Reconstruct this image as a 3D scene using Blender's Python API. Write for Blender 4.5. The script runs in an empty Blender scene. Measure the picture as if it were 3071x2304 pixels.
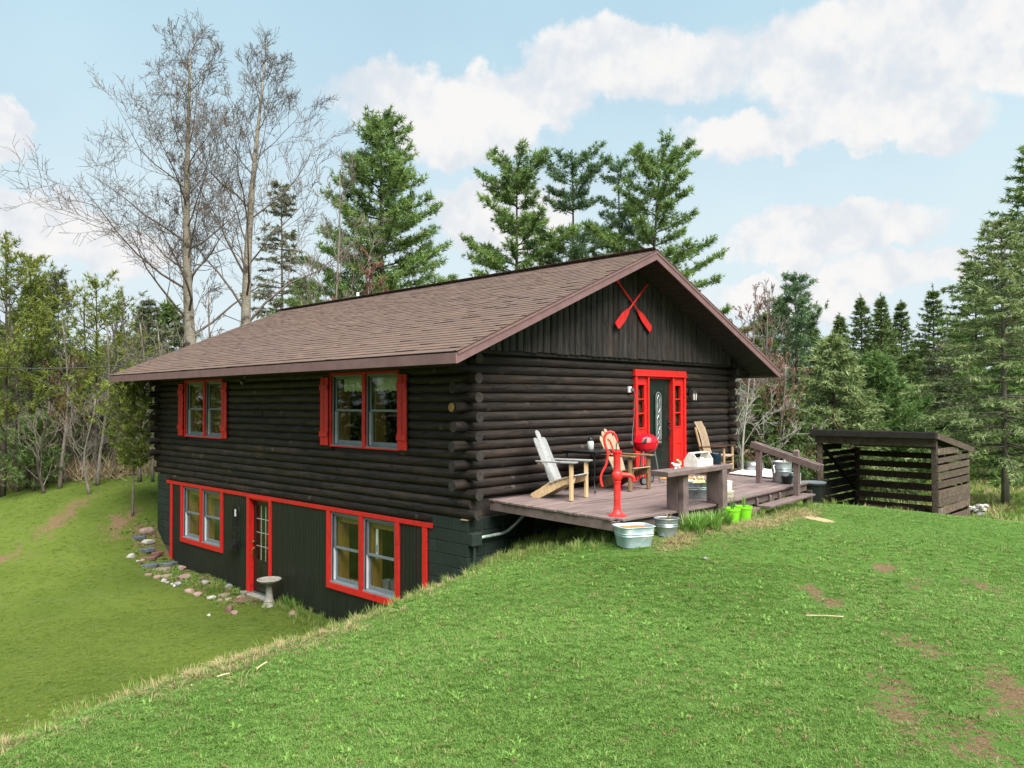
import bpy, math, random
import numpy as np
from mathutils import Vector, Matrix

sc = bpy.context.scene
C = sc.collection
R = math.radians
PI = math.pi

# ------------------------------------------------------------------ camera
CAM = np.array([-8.4855, -9.3153, 1.7207])
YAW, PITCH, ROLL, FPX = 0.7965, 0.0227, -0.0027, 2363.445
FW = np.array([math.sin(YAW) * math.cos(PITCH), math.cos(YAW) * math.cos(PITCH), math.sin(PITCH)])
RT = np.array([math.cos(YAW), -math.sin(YAW), 0.0])
UP = np.cross(RT, FW)
rt2 = RT * math.cos(ROLL) + UP * math.sin(ROLL)
up2 = -RT * math.sin(ROLL) + UP * math.cos(ROLL)
cd = bpy.data.cameras.new('camera')
cam = bpy.data.objects.new('camera', cd); C.objects.link(cam)
cd.sensor_width = 36.0; cd.lens = 36.0 * FPX / 3071.0
cd.clip_start = 0.05; cd.clip_end = 2000
cam.matrix_world = Matrix(((rt2[0], up2[0], -FW[0], CAM[0]), (rt2[1], up2[1], -FW[1], CAM[1]),
                           (rt2[2], up2[2], -FW[2], CAM[2]), (0, 0, 0, 1)))
sc.camera = cam

# ------------------------------------------------------------------ world, sun, exposure
SUN_AZ, SUN_EL = R(196), R(58)          # azimuth from +y towards +x
w = bpy.data.worlds.new('World'); sc.world = w; w.use_nodes = True
nt = w.node_tree; nt.nodes.clear()

def nd(nt, typ, ins=None, **props):
    n = nt.nodes.new(typ)
    for k, v in props.items(): setattr(n, k, v)
    for k, v in (ins or {}).items():
        s = n.inputs[k]
        if isinstance(v, bpy.types.NodeSocket): nt.links.new(v, s)
        else: s.default_value = v
    return n

def M_(nt, op, a, b=None, c=None, clamp=False):
    n = nt.nodes.new('ShaderNodeMath'); n.operation = op; n.use_clamp = clamp
    for i, v in enumerate((a, b, c)):
        if v is None: continue
        if isinstance(v, bpy.types.NodeSocket): nt.links.new(v, n.inputs[i])
        else: n.inputs[i].default_value = v
    return n.outputs[0]

def smooth(nt, v, a, b, lo=0.0, hi=1.0):
    n = nd(nt, 'ShaderNodeMapRange', {'Value': v, 'From Min': a, 'From Max': b, 'To Min': lo, 'To Max': hi}, interpolation_type='SMOOTHSTEP')
    return n.outputs[0]

def mixc(nt, f, a, b, mode='MIX'):
    n = nt.nodes.new('ShaderNodeMix'); n.data_type = 'RGBA'; n.blend_type = mode
    for i, v in ((0, f), (6, a), (7, b)):
        if isinstance(v, bpy.types.NodeSocket): nt.links.new(v, n.inputs[i])
        else: n.inputs[i].default_value = v if i == 0 else (*v[:3], 1.0)
    return n.outputs[2]

def build_world():
    sky = nd(nt, 'ShaderNodeTexSky', sky_type='NISHITA', sun_disc=False, sun_elevation=SUN_EL, sun_rotation=SUN_AZ,
             air_density=1.0, dust_density=1.2, ozone_density=1.6)
    tc = nd(nt, 'ShaderNodeTexCoord')
    vec = nd(nt, 'ShaderNodeVectorMath', {0: tc.outputs['Generated']}, operation='NORMALIZE').outputs[0]
    sp = nd(nt, 'ShaderNodeSeparateXYZ', {0: vec})
    az = M_(nt, 'ARCTAN2', sp.outputs[0], sp.outputs[1]); el = M_(nt, 'ARCSINE', sp.outputs[2])
    # billowing edges: warp the direction by noise
    n1 = nd(nt, 'ShaderNodeTexNoise', {'Vector': vec, 'Scale': 7.0, 'Detail': 6.0, 'Roughness': 0.62})
    off = nd(nt, 'ShaderNodeVectorMath', {0: n1.outputs['Color'], 1: (-.5, -.5, -.5)}, operation='ADD').outputs[0]
    off = nd(nt, 'ShaderNodeVectorMath', {0: off, 1: (.24, .17, 0)}, operation='MULTIPLY').outputs[0]
    pos = nd(nt, 'ShaderNodeVectorMath', {0: nd(nt, 'ShaderNodeCombineXYZ', {0: az, 1: el}).outputs[0], 1: off}, operation='ADD').outputs[0]
    def deg(u, v):   # bearing and elevation of a direction given on a 2212 px wide flat projection
        d = FW + rt2 * ((u * 1.38834 - 1535.5) / FPX) + up2 * ((1152 - v * 1.38834) / FPX)
        d = d / np.linalg.norm(d)
        return math.atan2(d[0], d[1]), math.asin(d[2])
    total = None
    # cumulus banks: bearing, elevation, half width, half height
    for u, v, wu, hu in ((1020, 225, 300, 95), (1330, 160, 260, 100), (2000, 70, 420, 120), (1800, 280, 330, 55), (1790, 500, 230, 60),
                         (1900, 610, 330, 50), (1090, 470, 170, 110), (130, 520, 220, 70), (5, 290, 60, 60)):
        a, e = deg(u, v)
        q = nd(nt, 'ShaderNodeVectorMath', {0: pos, 1: (-a, -e, 0)}, operation='ADD').outputs[0]
        q = nd(nt, 'ShaderNodeVectorMath', {0: q, 1: (1700.0 / wu, 1700.0 / hu, 0)}, operation='MULTIPLY').outputs[0]
        r = nd(nt, 'ShaderNodeVectorMath', {0: q}, operation='LENGTH').outputs['Value']
        total = r if total is None else M_(nt, 'SMOOTH_MIN', total, r, .25)
    n3 = nd(nt, 'ShaderNodeTexNoise', {'Vector': vec, 'Scale': 2.6, 'Detail': 5.0, 'Roughness': 0.55})
    bank = smooth(nt, total, 1.08, .80)
    # elsewhere the sky carries the same kind of broken cloud
    behind = smooth(nt, nd(nt, 'ShaderNodeVectorMath', {0: vec, 1: tuple(FW)}, operation='DOT_PRODUCT').outputs['Value'], .72, .5)
    bank = M_(nt, 'MAXIMUM', bank, M_(nt, 'MULTIPLY', behind, smooth(nt, n3.outputs[0], .47, .58)))
    veil = smooth(nt, n3.outputs[0], .3, .75, .78, .95)
    veil = M_(nt, 'ADD', veil, smooth(nt, el, .40, .0, 0.0, .3), clamp=True)
    haze = mixc(nt, smooth(nt, el, .55, .05), VEIL, VEIL_LOW)
    c = mixc(nt, veil, sky.outputs[0], haze)
    # puffs brighter where the cloud thins upwards, greyer on their undersides
    up_v = nd(nt, 'ShaderNodeVectorMath', {0: vec, 1: (0, 0, .035)}, operation='ADD').outputs[0]
    n4 = nd(nt, 'ShaderNodeTexNoise', {'Vector': up_v, 'Scale': 7.0, 'Detail': 4.0, 'Roughness': 0.6})
    relief = smooth(nt, M_(nt, 'SUBTRACT', n1.outputs[0], n4.outputs[0]), -.14, .10)
    body = mixc(nt, relief, CLOUD_LO, CLOUD_HI)
    c = mixc(nt, M_(nt, 'MULTIPLY', bank, .93), c, body)
    bg = nd(nt, 'ShaderNodeBackground', {'Color': c, 'Strength': 0.05})
    o = nd(nt, 'ShaderNodeOutputWorld', {'Surface': bg.outputs[0]})
VEIL = (3.55, 5.15, 5.9); VEIL_LOW = (4.9, 5.6, 5.95); CLOUD_LO = (4.75, 5.05, 5.45); CLOUD_HI = (6.2, 6.05, 5.95)
build_world()
w.cycles.sampling_method = 'MANUAL'; w.cycles.sample_map_resolution = 256
sun_d = bpy.data.lights.new('sun', 'SUN'); sun_d.energy = 3.4; sun_d.angle = R(55); sun_d.color = (1.0, .95, .88)
sun = bpy.data.objects.new('sun', sun_d); C.objects.link(sun)
sdir = Vector((math.sin(SUN_AZ) * math.cos(SUN_EL), math.cos(SUN_AZ) * math.cos(SUN_EL), math.sin(SUN_EL)))
sun.rotation_euler = sdir.to_track_quat('Z', 'Y').to_euler()
vs = sc.view_settings
vs.view_transform = 'Standard'; vs.look = 'None'; vs.exposure = 1.65; vs.gamma = 1.0; vs.use_curve_mapping = False
cy = sc.cycles
cy.max_bounces = 6; cy.diffuse_bounces = 3; cy.glossy_bounces = 3; cy.transmission_bounces = 4; cy.transparent_max_bounces = 12
cy.use_denoising = True
cy.caustics_reflective = False; cy.caustics_refractive = False

# ------------------------------------------------------------------ helpers
def _n(v): v = np.asarray(v, float); return v / (np.linalg.norm(v) + 1e-12)

class MB:
    """collects faces; build() links them as one mesh object"""
    def __init__(s): s.v = []; s.f = []; s.m = []
    def add(s, verts, faces, mi=0):
        b = len(s.v); s.v.extend([tuple(map(float, p)) for p in verts])
        for f in faces: s.f.append(tuple(i + b for i in f)); s.m.append(mi)
        return s
    def box(s, x0, x1, y0, y1, z0, z1, mi=0):
        return s.add([(x0, y0, z0), (x1, y0, z0), (x1, y1, z0), (x0, y1, z0), (x0, y0, z1), (x1, y0, z1), (x1, y1, z1), (x0, y1, z1)],
                     [(0, 3, 2, 1), (4, 5, 6, 7), (0, 1, 5, 4), (1, 2, 6, 5), (2, 3, 7, 6), (3, 0, 4, 7)], mi)
    def hexa(s, lo, hi, mi=0):      # two quads (bottom, top)
        return s.add(list(lo) + list(hi), [(0, 3, 2, 1), (4, 5, 6, 7), (0, 1, 5, 4), (1, 2, 6, 5), (2, 3, 7, 6), (3, 0, 4, 7)], mi)
    def bar(s, p, q, wd, ht, up=(0, 0, 1), mi=0):
        p = np.array(p, float); q = np.array(q, float); d = _n(q - p); up = np.array(up, float)
        a = np.cross(d, up)
        if np.linalg.norm(a) < 1e-4: a = np.cross(d, (1, 0, 0))
        a = _n(a); b = _n(np.cross(a, d)); a = a * wd / 2; b = b * ht / 2
        return s.add([p - a - b, p + a - b, p + a + b, p - a + b, q - a - b, q + a - b, q + a + b, q - a + b],
                     [(0, 1, 2, 3), (4, 7, 6, 5), (0, 4, 5, 1), (1, 5, 6, 2), (2, 6, 7, 3), (3, 7, 4, 0)], mi)
    def tube(s, pts, rad, n=8, mi=0, cap=True, capmi=None):
        pts = [np.array(p, float) for p in pts]; k = len(pts)
        if not hasattr(rad, '__len__'): rad = [rad] * k
        vs_ = []; ref = None
        for i in range(k):
            d = _n(pts[min(i + 1, k - 1)] - pts[max(i - 1, 0)])
            if ref is None: ref = np.array((0, 0, 1.)) if abs(d[2]) < .9 else np.array((1., 0, 0))
            a = _n(np.cross(d, ref)); b = np.cross(a, d); ref = b
            for j in range(n):
                t = 2 * PI * j / n; vs_.append(pts[i] + rad[i] * (a * math.cos(t) + b * math.sin(t)))
        fs = [(i * n + j, i * n + (j + 1) % n, (i + 1) * n + (j + 1) % n, (i + 1) * n + j) for i in range(k - 1) for j in range(n)]
        s.add(vs_, fs, mi)
        if cap:
            b = len(s.v) - k * n
            cm = mi if capmi is None else capmi
            s.f.append(tuple(b + j for j in reversed(range(n)))); s.m.append(cm)
            s.f.append(tuple(b + (k - 1) * n + j for j in range(n))); s.m.append(cm)
        return s
    def lathe(s, prof, n=20, c=(0, 0, 0), sx=1, sy=1, mi=0, phase=0, power=None):
        vs_ = []
        for r, z in prof:
            for j in range(n):
                t = 2 * PI * j / n + phase; ct, st = math.cos(t), math.sin(t)
                if power:      # rounded rectangle
                    g = (abs(ct) ** power + abs(st) ** power) ** (-1 / power); ct *= g; st *= g
                vs_.append((c[0] + r * sx * ct, c[1] + r * sy * st, c[2] + z))
        k = len(prof)
        fs = [(i * n + j, i * n + (j + 1) % n, (i + 1) * n + (j + 1) % n, (i + 1) * n + j) for i in range(k - 1) for j in range(n)]
        s.add(vs_, fs, mi)
        b = len(s.v) - k * n
        if prof[0][0] > 1e-4: s.f.append(tuple(b + j for j in reversed(range(n)))); s.m.append(mi)
        if prof[-1][0] > 1e-4: s.f.append(tuple(b + (k - 1) * n + j for j in range(n))); s.m.append(mi)
        return s
    def prism(s, poly, fn, a, b, mi=0):   # 2-D polygon extruded: fn(u, v, w) -> xyz, from w=a to w=b
        n = len(poly)
        vs_ = [fn(u, v, a) for u, v in poly] + [fn(u, v, b) for u, v in poly]
        return s.add(vs_, [tuple(reversed(range(n))), tuple(range(n, 2 * n))] + [(i, (i + 1) % n, n + (i + 1) % n, n + i) for i in range(n)], mi)
    def mesh(s, name, mats, smooth_=False):
        me = bpy.data.meshes.new(name); me.from_pydata(s.v, [], s.f)
        for m in (mats if isinstance(mats, (list, tuple)) else [mats]): me.materials.append(MAT[m])
        if any(s.m): me.polygons.foreach_set('material_index', s.m)
        if smooth_: me.polygons.foreach_set('use_smooth', [True] * len(s.f))
        me.update(); return me
    def build(s, name, mats, parent=None, smooth_=False, bevel=0, loc=None, rz=0, fix=False):
        me = s.mesh(name, mats, smooth_)
        if smooth_ and smooth_ != 'all':
            me.set_sharp_from_angle(angle=R(38))
        return link(name, me, parent, bevel, loc, rz)

def link(name, me, parent=None, bevel=0, loc=None, rz=0):
    o = bpy.data.objects.new(name, me); C.objects.link(o)
    if parent is not None: o.parent = parent
    if loc is not None: o.location = loc
    if rz: o.rotation_euler = (0, 0, rz)
    if bevel:
        b = o.modifiers.new('bevel', 'BEVEL'); b.width = bevel; b.segments = 1; b.limit_method = 'ANGLE'; b.angle_limit = R(40)
    return o

def tag(o, label=None, cat=None, group=None, kind=None):
    if label: o['label'] = label
    if cat: o['category'] = cat
    if group: o['group'] = group
    if kind: o['kind'] = kind
    return o

def thing(name, label, cat, loc=(0, 0, 0), rz=0, group=None):
    o = bpy.data.objects.new(name, None); C.objects.link(o); o.location = loc; o.rotation_euler = (0, 0, rz); o.empty_display_size = .1
    return tag(o, label, cat, group)

def part(name, parent):            # an Empty that gathers the pieces of one part
    o = bpy.data.objects.new(name, None); C.objects.link(o); o.parent = parent; o.empty_display_size = .05
    return o

def mesh_np(name, verts, tris, mat, cols=None, smooth_=False, quads=False):
    me = bpy.data.meshes.new(name); k = 4 if quads else 3
    n = len(verts); t = len(tris)
    me.vertices.add(n); me.vertices.foreach_set('co', np.asarray(verts, np.float32).ravel())
    me.loops.add(t * k); me.loops.foreach_set('vertex_index', np.asarray(tris, np.int32).ravel())
    me.polygons.add(t); me.polygons.foreach_set('loop_start', np.arange(0, t * k, k, dtype=np.int32))
    me.polygons.foreach_set('loop_total', np.full(t, k, np.int32))
    if smooth_: me.polygons.foreach_set('use_smooth', np.ones(t, bool))
    for m in (mat if isinstance(mat, (list, tuple)) else [mat]): me.materials.append(MAT[m])
    me.update(calc_edges=True)
    if cols is not None:
        for nm, arr in cols.items():
            a = me.attributes.new(nm, 'FLOAT', 'POINT'); a.data.foreach_set('value', np.asarray(arr, np.float32))
    return me

def spot(u, D):                   # a place seen along bearing u (2212 px wide projection), D metres ahead
    f2 = np.array([math.sin(YAW), math.cos(YAW)]); r2 = np.array([math.cos(YAW), -math.sin(YAW)])
    p = CAM[:2] + f2 * D + r2 * ((u * 1.38834 - 1535.5) / FPX * D)
    return float(p[0]), float(p[1])
def height(v, D):                 # level of row v at distance D
    return CAM[2] + (868 - v) * 1.38834 / FPX * D

# ------------------------------------------------------------------ materials
MAT = {}
def newmat(name):
    m = bpy.data.materials.new(name); m.use_nodes = True; MAT[name] = m
    t = m.node_tree; b = t.nodes['Principled BSDF']
    return m, t, b

def surf(name, c1, c2, scale=8.0, stretch=(1, 1, 1), rough=.7, bump=.15, c3=None, spots=0.0, spot_scale=3.0, var=0.0, metal=0.0, spec=.4, detail=6.0, lo=.3, hi=.7, bdist=.01, coord='Object', sstretch=False):
    m, t, b = newmat(name)
    tc = nd(t, 'ShaderNodeTexCoord')
    src = tc.outputs[coord]
    if var or True:
        oi = nd(t, 'ShaderNodeObjectInfo')
        off = nd(t, 'ShaderNodeVectorMath', {0: oi.outputs['Random'], 3: 37.0}, operation='SCALE')
        src = nd(t, 'ShaderNodeVectorMath', {0: src, 1: off.outputs[0]}, operation='ADD').outputs[0]
    mp = nd(t, 'ShaderNodeMapping', {'Vector': src, 'Scale': stretch})
    n1 = nd(t, 'ShaderNodeTexNoise', {'Vector': mp.outputs[0], 'Scale': scale, 'Detail': detail, 'Roughness': .62})
    f = smooth(t, n1.outputs[0], lo, hi)
    col = mixc(t, f, c1, c2)
    if c3 is not None:
        n2 = nd(t, 'ShaderNodeTexNoise', {'Vector': mp.outputs[0] if sstretch else src, 'Scale': spot_scale, 'Detail': 5.0, 'Roughness': .6})
        col = mixc(t, smooth(t, n2.outputs[0], .62 - spots * .25, .75 - spots * .2), col, c3)
    if var:
        k = nd(t, 'ShaderNodeMapRange', {'Value': oi.outputs['Random'], 'To Min': 1 - var, 'To Max': 1 + var}).outputs[0]
        hs = nd(t, 'ShaderNodeHueSaturation', {'Color': col, 'Value': k}); col = hs.outputs[0]
    t.links.new(col, b.inputs['Base Color'])
    b.inputs['Roughness'].default_value = rough; b.inputs['Metallic'].default_value = metal
    b.inputs['Specular IOR Level'].default_value = spec
    if bump:
        bm_ = nd(t, 'ShaderNodeBump', {'Height': n1.outputs[0], 'Strength': bump, 'Distance': bdist})
        t.links.new(bm_.outputs[0], b.inputs['Normal'])
    return m

LOGC = ((.0045, .0033, .0028), (.036, .0265, .0215))
def logmat(name, stretch, c=LOGC, knots=True, var=.45):
    m, t, b = newmat(name)
    tc = nd(t, 'ShaderNodeTexCoord'); oi = nd(t, 'ShaderNodeObjectInfo')
    off = nd(t, 'ShaderNodeVectorMath', {0: oi.outputs['Random'], 3: 53.0}, operation='SCALE')
    src = nd(t, 'ShaderNodeVectorMath', {0: tc.outputs['Object'], 1: off.outputs[0]}, operation='ADD').outputs[0]
    mp = nd(t, 'ShaderNodeMapping', {'Vector': src, 'Scale': stretch})
    n1 = nd(t, 'ShaderNodeTexNoise', {'Vector': mp.outputs[0], 'Scale': 4.5, 'Detail': 8.0, 'Roughness': .75})
    n2 = nd(t, 'ShaderNodeTexNoise', {'Vector': src, 'Scale': 1.7, 'Detail': 4.0})
    col = mixc(t, smooth(t, n1.outputs[0], .34, .68), c[0], c[1])
    col = mixc(t, smooth(t, n2.outputs[0], .45, .75, 0, .7), col, (.042, .026, .019))
    n4 = nd(t, 'ShaderNodeTexNoise', {'Vector': mp.outputs[0], 'Scale': 1.3, 'Detail': 3.0})
    col = mixc(t, smooth(t, n4.outputs[0], .5, .72, 0, .55), col, (.012, .009, .008))
    # drying cracks: thin dark streaks along the grain
    w1 = nd(t, 'ShaderNodeTexNoise', {'Vector': mp.outputs[0], 'Scale': 1.9, 'Detail': 3.0, 'Roughness': .5})
    crack = smooth(t, M_(t, 'ABSOLUTE', M_(t, 'SUBTRACT', w1.outputs[0], .46)), .016, .0)
    col = mixc(t, crack, col, (.003, .0025, .002))
    if knots:
        vo = nd(t, 'ShaderNodeTexVoronoi', {'Vector': src, 'Scale': 2.0})
        kn = smooth(t, vo.outputs['Distance'], .15, .05)
        col = mixc(t, M_(t, 'MULTIPLY', kn, .6), col, (.10, .088, .08))
    k = nd(t, 'ShaderNodeMapRange', {'Value': oi.outputs['Random'], 'To Min': 1 - var, 'To Max': 1 + var}).outputs[0]
    col = nd(t, 'ShaderNodeHueSaturation', {'Color': col, 'Value': k}).outputs[0]
    t.links.new(col, b.inputs['Base Color']); b.inputs['Roughness'].default_value = .66; b.inputs['Specular IOR Level'].default_value = .32
    h = M_(t, 'SUBTRACT', n1.outputs[0], M_(t, 'MULTIPLY', crack, 1.5))
    t.links.new(nd(t, 'ShaderNodeBump', {'Height': h, 'Strength': .5, 'Distance': .012}).outputs[0], b.inputs['Normal'])
logmat('log_along', (5, .4, 5)); logmat('log_across', (.4, 5, 5))
surf('log_end', (.0144, .0112, .0096), (.0440, .0368, .0320), 24, rough=.8, bump=.4, var=.3)
logmat('gable_wood', (9, 9, .5), ((.010, .0088, .0085), (.064, .056, .052)), knots=False, var=.3)
surf('soffit', (.012, .009, .008), (.024, .018, .016), 5, rough=.75, var=.1)
surf('siding', (.0095, .012, .0085), (.017, .020, .0145), 30, (1, 1, .08), rough=.55, bump=.2, var=.14)
surf('block_paint', (.010, .018, .015), (.022, .034, .029), 40, rough=.6, bump=.35, var=.15)
surf('mortar', (.04, .055, .05), (.08, .10, .09), 20, rough=.8)
surf('concrete', (.22, .21, .185), (.36, .34, .30), 14, rough=.9, bump=.5, c3=(.13, .13, .10), spots=.25)
surf('red_paint', (.52, .013, .011), (.68, .024, .018), 9, (3, 3, .8), rough=.5, bump=.12, c3=(.36, .014, .012), spots=.12, spot_scale=5, var=.08)
surf('red_enamel', (.62, .006, .018), (.68, .008, .02), 3, rough=.22, bump=0)
surf('pump_red', (.62, .022, .02), (.76, .045, .038), 9, rough=.45, bump=.08)
surf('fascia', (.15, .085, .084), (.19, .112, .11), 5, (1, 1, 1), rough=.55, bump=.06, var=.05)
surf('vinyl_grey', (.15, .18, .20), (.20, .23, .25), 4, rough=.45, bump=.02)
surf('vinyl_white', (.62, .66, .68), (.74, .77, .78), 4, rough=.4, bump=.02)
surf('vinyl_dark', (.03, .045, .06), (.05, .065, .08), 4, rough=.45, bump=.02)
surf('pine_trim', (.2160, .1224, .0252), (.3312, .2016, .0504), 9, (4, 4, .6), rough=.5, bump=.1)
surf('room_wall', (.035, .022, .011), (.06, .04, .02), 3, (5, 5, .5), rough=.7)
surf('room_floor', (.05, .035, .022), (.08, .055, .035), 3, rough=.6)
surf('lace', (.5250, .5625, .4500), (.8750, .9000, .7750), 60, rough=.9, bump=.3)
surf('sheer', (.45, .42, .36), (.62, .58, .50), 9, (8, 8, .3), rough=.9, bump=.2)
surf('door_green', (.008, .014, .011), (.014, .022, .018), 4, rough=.32, bump=.04)
surf('brass', (.55, .38, .12), (.75, .55, .22), 6, rough=.28, metal=1.0, bump=0)
surf('iron', (.006, .006, .007), (.014, .014, .015), 12, rough=.5, bump=.1)
surf('lead_came', (.50, .54, .52), (.66, .70, .68), 10, rough=.35, metal=.4, bump=0)
surf('deck_paint', (.118, .086, .082), (.21, .160, .152), 7, (.35, 6, 6), rough=.55, bump=.35, c3=(.055, .032, .034), spots=.3, spot_scale=1.6, var=.16, sstretch=True)
surf('deck_trim', (.118, .084, .080), (.182, .134, .128), 6, (1, 1, 1), rough=.6, bump=.15, c3=(.085, .055, .056), spots=.3, var=.08)
surf('deck_under', (.03, .022, .018), (.06, .045, .038), 6, rough=.85)
surf('raw_pine', (.48, .33, .17), (.66, .50, .30), 8, (5, 5, .8), rough=.6, bump=.12, c3=(.36, .21, .10), spots=.1, spot_scale=9, var=.08)
surf('grey_board', (.2125, .2210, .2210), (.3570, .3655, .3655), 9, (7, 7, .7), rough=.7, bump=.25, c3=(.1360, .1445, .1530), spots=.3, spot_scale=7, var=.12)
surf('brown_board', (.12, .072, .034), (.25, .155, .08), 9, (7, 7, .7), rough=.65, bump=.25, var=.15)
surf('tan_board', (.26, .19, .12), (.42, .32, .22), 9, (7, 7, .7), rough=.7, bump=.25, var=.12)
surf('hickory', (.25, .185, .095), (.40, .30, .17), 12, (4, 4, .8), rough=.65, bump=.2, var=.12)
surf('dark_rocker', (.045, .024, .014), (.09, .05, .03), 9, rough=.55)
surf('galv', (.2560, .3040, .3200), (.4000, .4480, .4640), 7, rough=.42, metal=.55, bump=.08, c3=(.1920, .2160, .2160), spots=.3, spot_scale=5)
surf('galv_blue', (.30, .42, .46), (.46, .58, .62), 6, rough=.5, metal=.3, bump=.1, c3=(.62, .66, .64), spots=.35, spot_scale=6)
surf('aluminium', (.2604, .2728, .2790), (.3596, .3720, .3782), 8, rough=.35, metal=.8, bump=.05)
surf('enamel_white', (.66, .66, .62), (.80, .80, .77), 6, rough=.25, bump=0, c3=(.30, .13, .05), spots=.02, spot_scale=14)
surf('tool_white', (.58, .56, .50), (.74, .72, .66), 10, rough=.5, bump=.1, c3=(.28, .11, .035), spots=.18, spot_scale=11)
surf('enamel_blue', (.006, .016, .035), (.012, .03, .055), 10, rough=.2, bump=0, c3=(.05, .09, .13), spots=.1, spot_scale=40)
surf('plastic_black', (.008, .009, .011), (.014, .015, .017), 8, rough=.35, bump=.03)
surf('plastic_lime', (.19, .60, .018), (.23, .68, .03), 3, rough=.35, bump=0)
surf('plastic_grey', (.10, .12, .14), (.14, .16, .18), 3, rough=.4, bump=0)
surf('cheesebox', (.28, .25, .19), (.42, .38, .30), 8, (1, 1, 4), rough=.75, bump=.2)
surf('rust', (.16, .045, .018), (.30, .09, .035), 20, rough=.85, bump=.4)
surf('soil', (.035, .02, .012), (.09, .05, .026), 30, rough=.95, bump=.8, c3=(.2, .1, .045), spots=.4, spot_scale=18)
surf('straw_soil', (.16, .075, .03), (.34, .18, .07), 40, rough=.95, bump=.9, c3=(.24, .20, .06), spots=.5, spot_scale=14)
surf('foam_sheet', (.72, .74, .78), (.82, .83, .86), 2, rough=.8, bump=.05)
surf('mat_fibre', (.30, .16, .05), (.42, .24, .09), 50, rough=.95, bump=.6)
surf('ceramic_white', (.72, .72, .70), (.80, .80, .78), 5, rough=.2, bump=0)
surf('ceramic_orange', (.55, .24, .10), (.68, .40, .22), 14, rough=.35, bump=0)
surf('ceramic_teal', (.07, .18, .18), (.12, .26, .25), 14, rough=.3, bump=0)
surf('duck_yellow', (.68, .52, .20), (.78, .66, .36), 20, rough=.8, bump=.3)
surf('glass_jar', (.40, .44, .42), (.55, .58, .56), 4, rough=.12, bump=0)
surf('lamp_glass', (.55, .55, .50), (.68, .68, .62), 4, rough=.2, bump=0)
surf('stone_pink', (.2040, .1292, .1054), (.3400, .2448, .2108), 9, rough=.85, bump=.6, var=.2, bdist=.03)
surf('stone_grey', (.1360, .1394, .1360), (.2720, .2720, .2584), 9, rough=.85, bump=.6, var=.2, bdist=.03)
surf('stone_white', (.2856, .2788, .2584), (.4080, .3944, .3672), 9, rough=.85, bump=.5, var=.12, bdist=.03)
surf('stone_slate', (.0612, .0748, .0884), (.1088, .1292, .1496), 7, rough=.7, bump=.4, var=.2)
surf('stone_tan', (.1768, .1428, .0952), (.2992, .2516, .1836), 9, rough=.85, bump=.6, var=.2, bdist=.03)
surf('stone_red', (.1156, .0578, .0476), (.1836, .1020, .0850), 9, rough=.85, bump=.5, var=.15)
surf('shed_wood', (.045, .032, .023), (.125, .092, .068), 8, (2, 2, 2), rough=.8, bump=.35, c3=(.15, .13, .105), spots=.12, var=.35)
surf('shed_dark', (.012, .010, .009), (.03, .024, .02), 8, rough=.8, bump=.3, var=.2)
surf('shed_roof', (.016, .016, .017), (.035, .034, .034), 14, rough=.85, bump=.3)
surf('firewood', (.10, .06, .035), (.24, .15, .085), 12, rough=.85, bump=.4, var=.3)
surf('pvc', (.35, .42, .40), (.50, .56, .54), 7, rough=.5, c3=(.08, .20, .15), spots=.3)
surf('white_pipe', (.72, .72, .70), (.8, .8, .78), 5, rough=.4, bump=0)
surf('bark_aspen', (.1716, .1517, .1152), (.2808, .2516, .1980), 7, (1, 1, 2.2), rough=.9, bump=.5, c3=(.0468, .0385, .0302), spots=.3, spot_scale=2.6, bdist=.03)
surf('twig_aspen', (.075, .060, .047), (.14, .112, .088), 7, rough=.9, bump=.2)
surf('catkin', (.11, .09, .07), (.18, .15, .12), 9, rough=.9, bump=0)
surf('bark_dark', (.035, .028, .022), (.085, .07, .056), 9, (1, 1, .3), rough=.95, bump=.7, bdist=.03)
surf('bark_grey', (.10, .088, .072), (.20, .175, .145), 9, (1, 1, .4), rough=.95, bump=.5, bdist=.02)
surf('twig_grey', (.1152, .1008, .0828), (.1944, .1728, .1440), 5, rough=.95, bump=0)
surf('twig_white', (.2560, .2400, .2080), (.3680, .3520, .3120), 5, rough=.95, bump=0)
surf('twig_red', (.1280, .0680, .0496), (.2080, .1160, .0880), 5, rough=.95, bump=0)
surf('bud_red', (.1760, .0760, .0520), (.2560, .1200, .0840), 5, rough=.9, bump=0)
surf('dry_stalk', (.40, .32, .19), (.56, .46, .29), 5, rough=.9, bump=0, var=.2)

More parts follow.
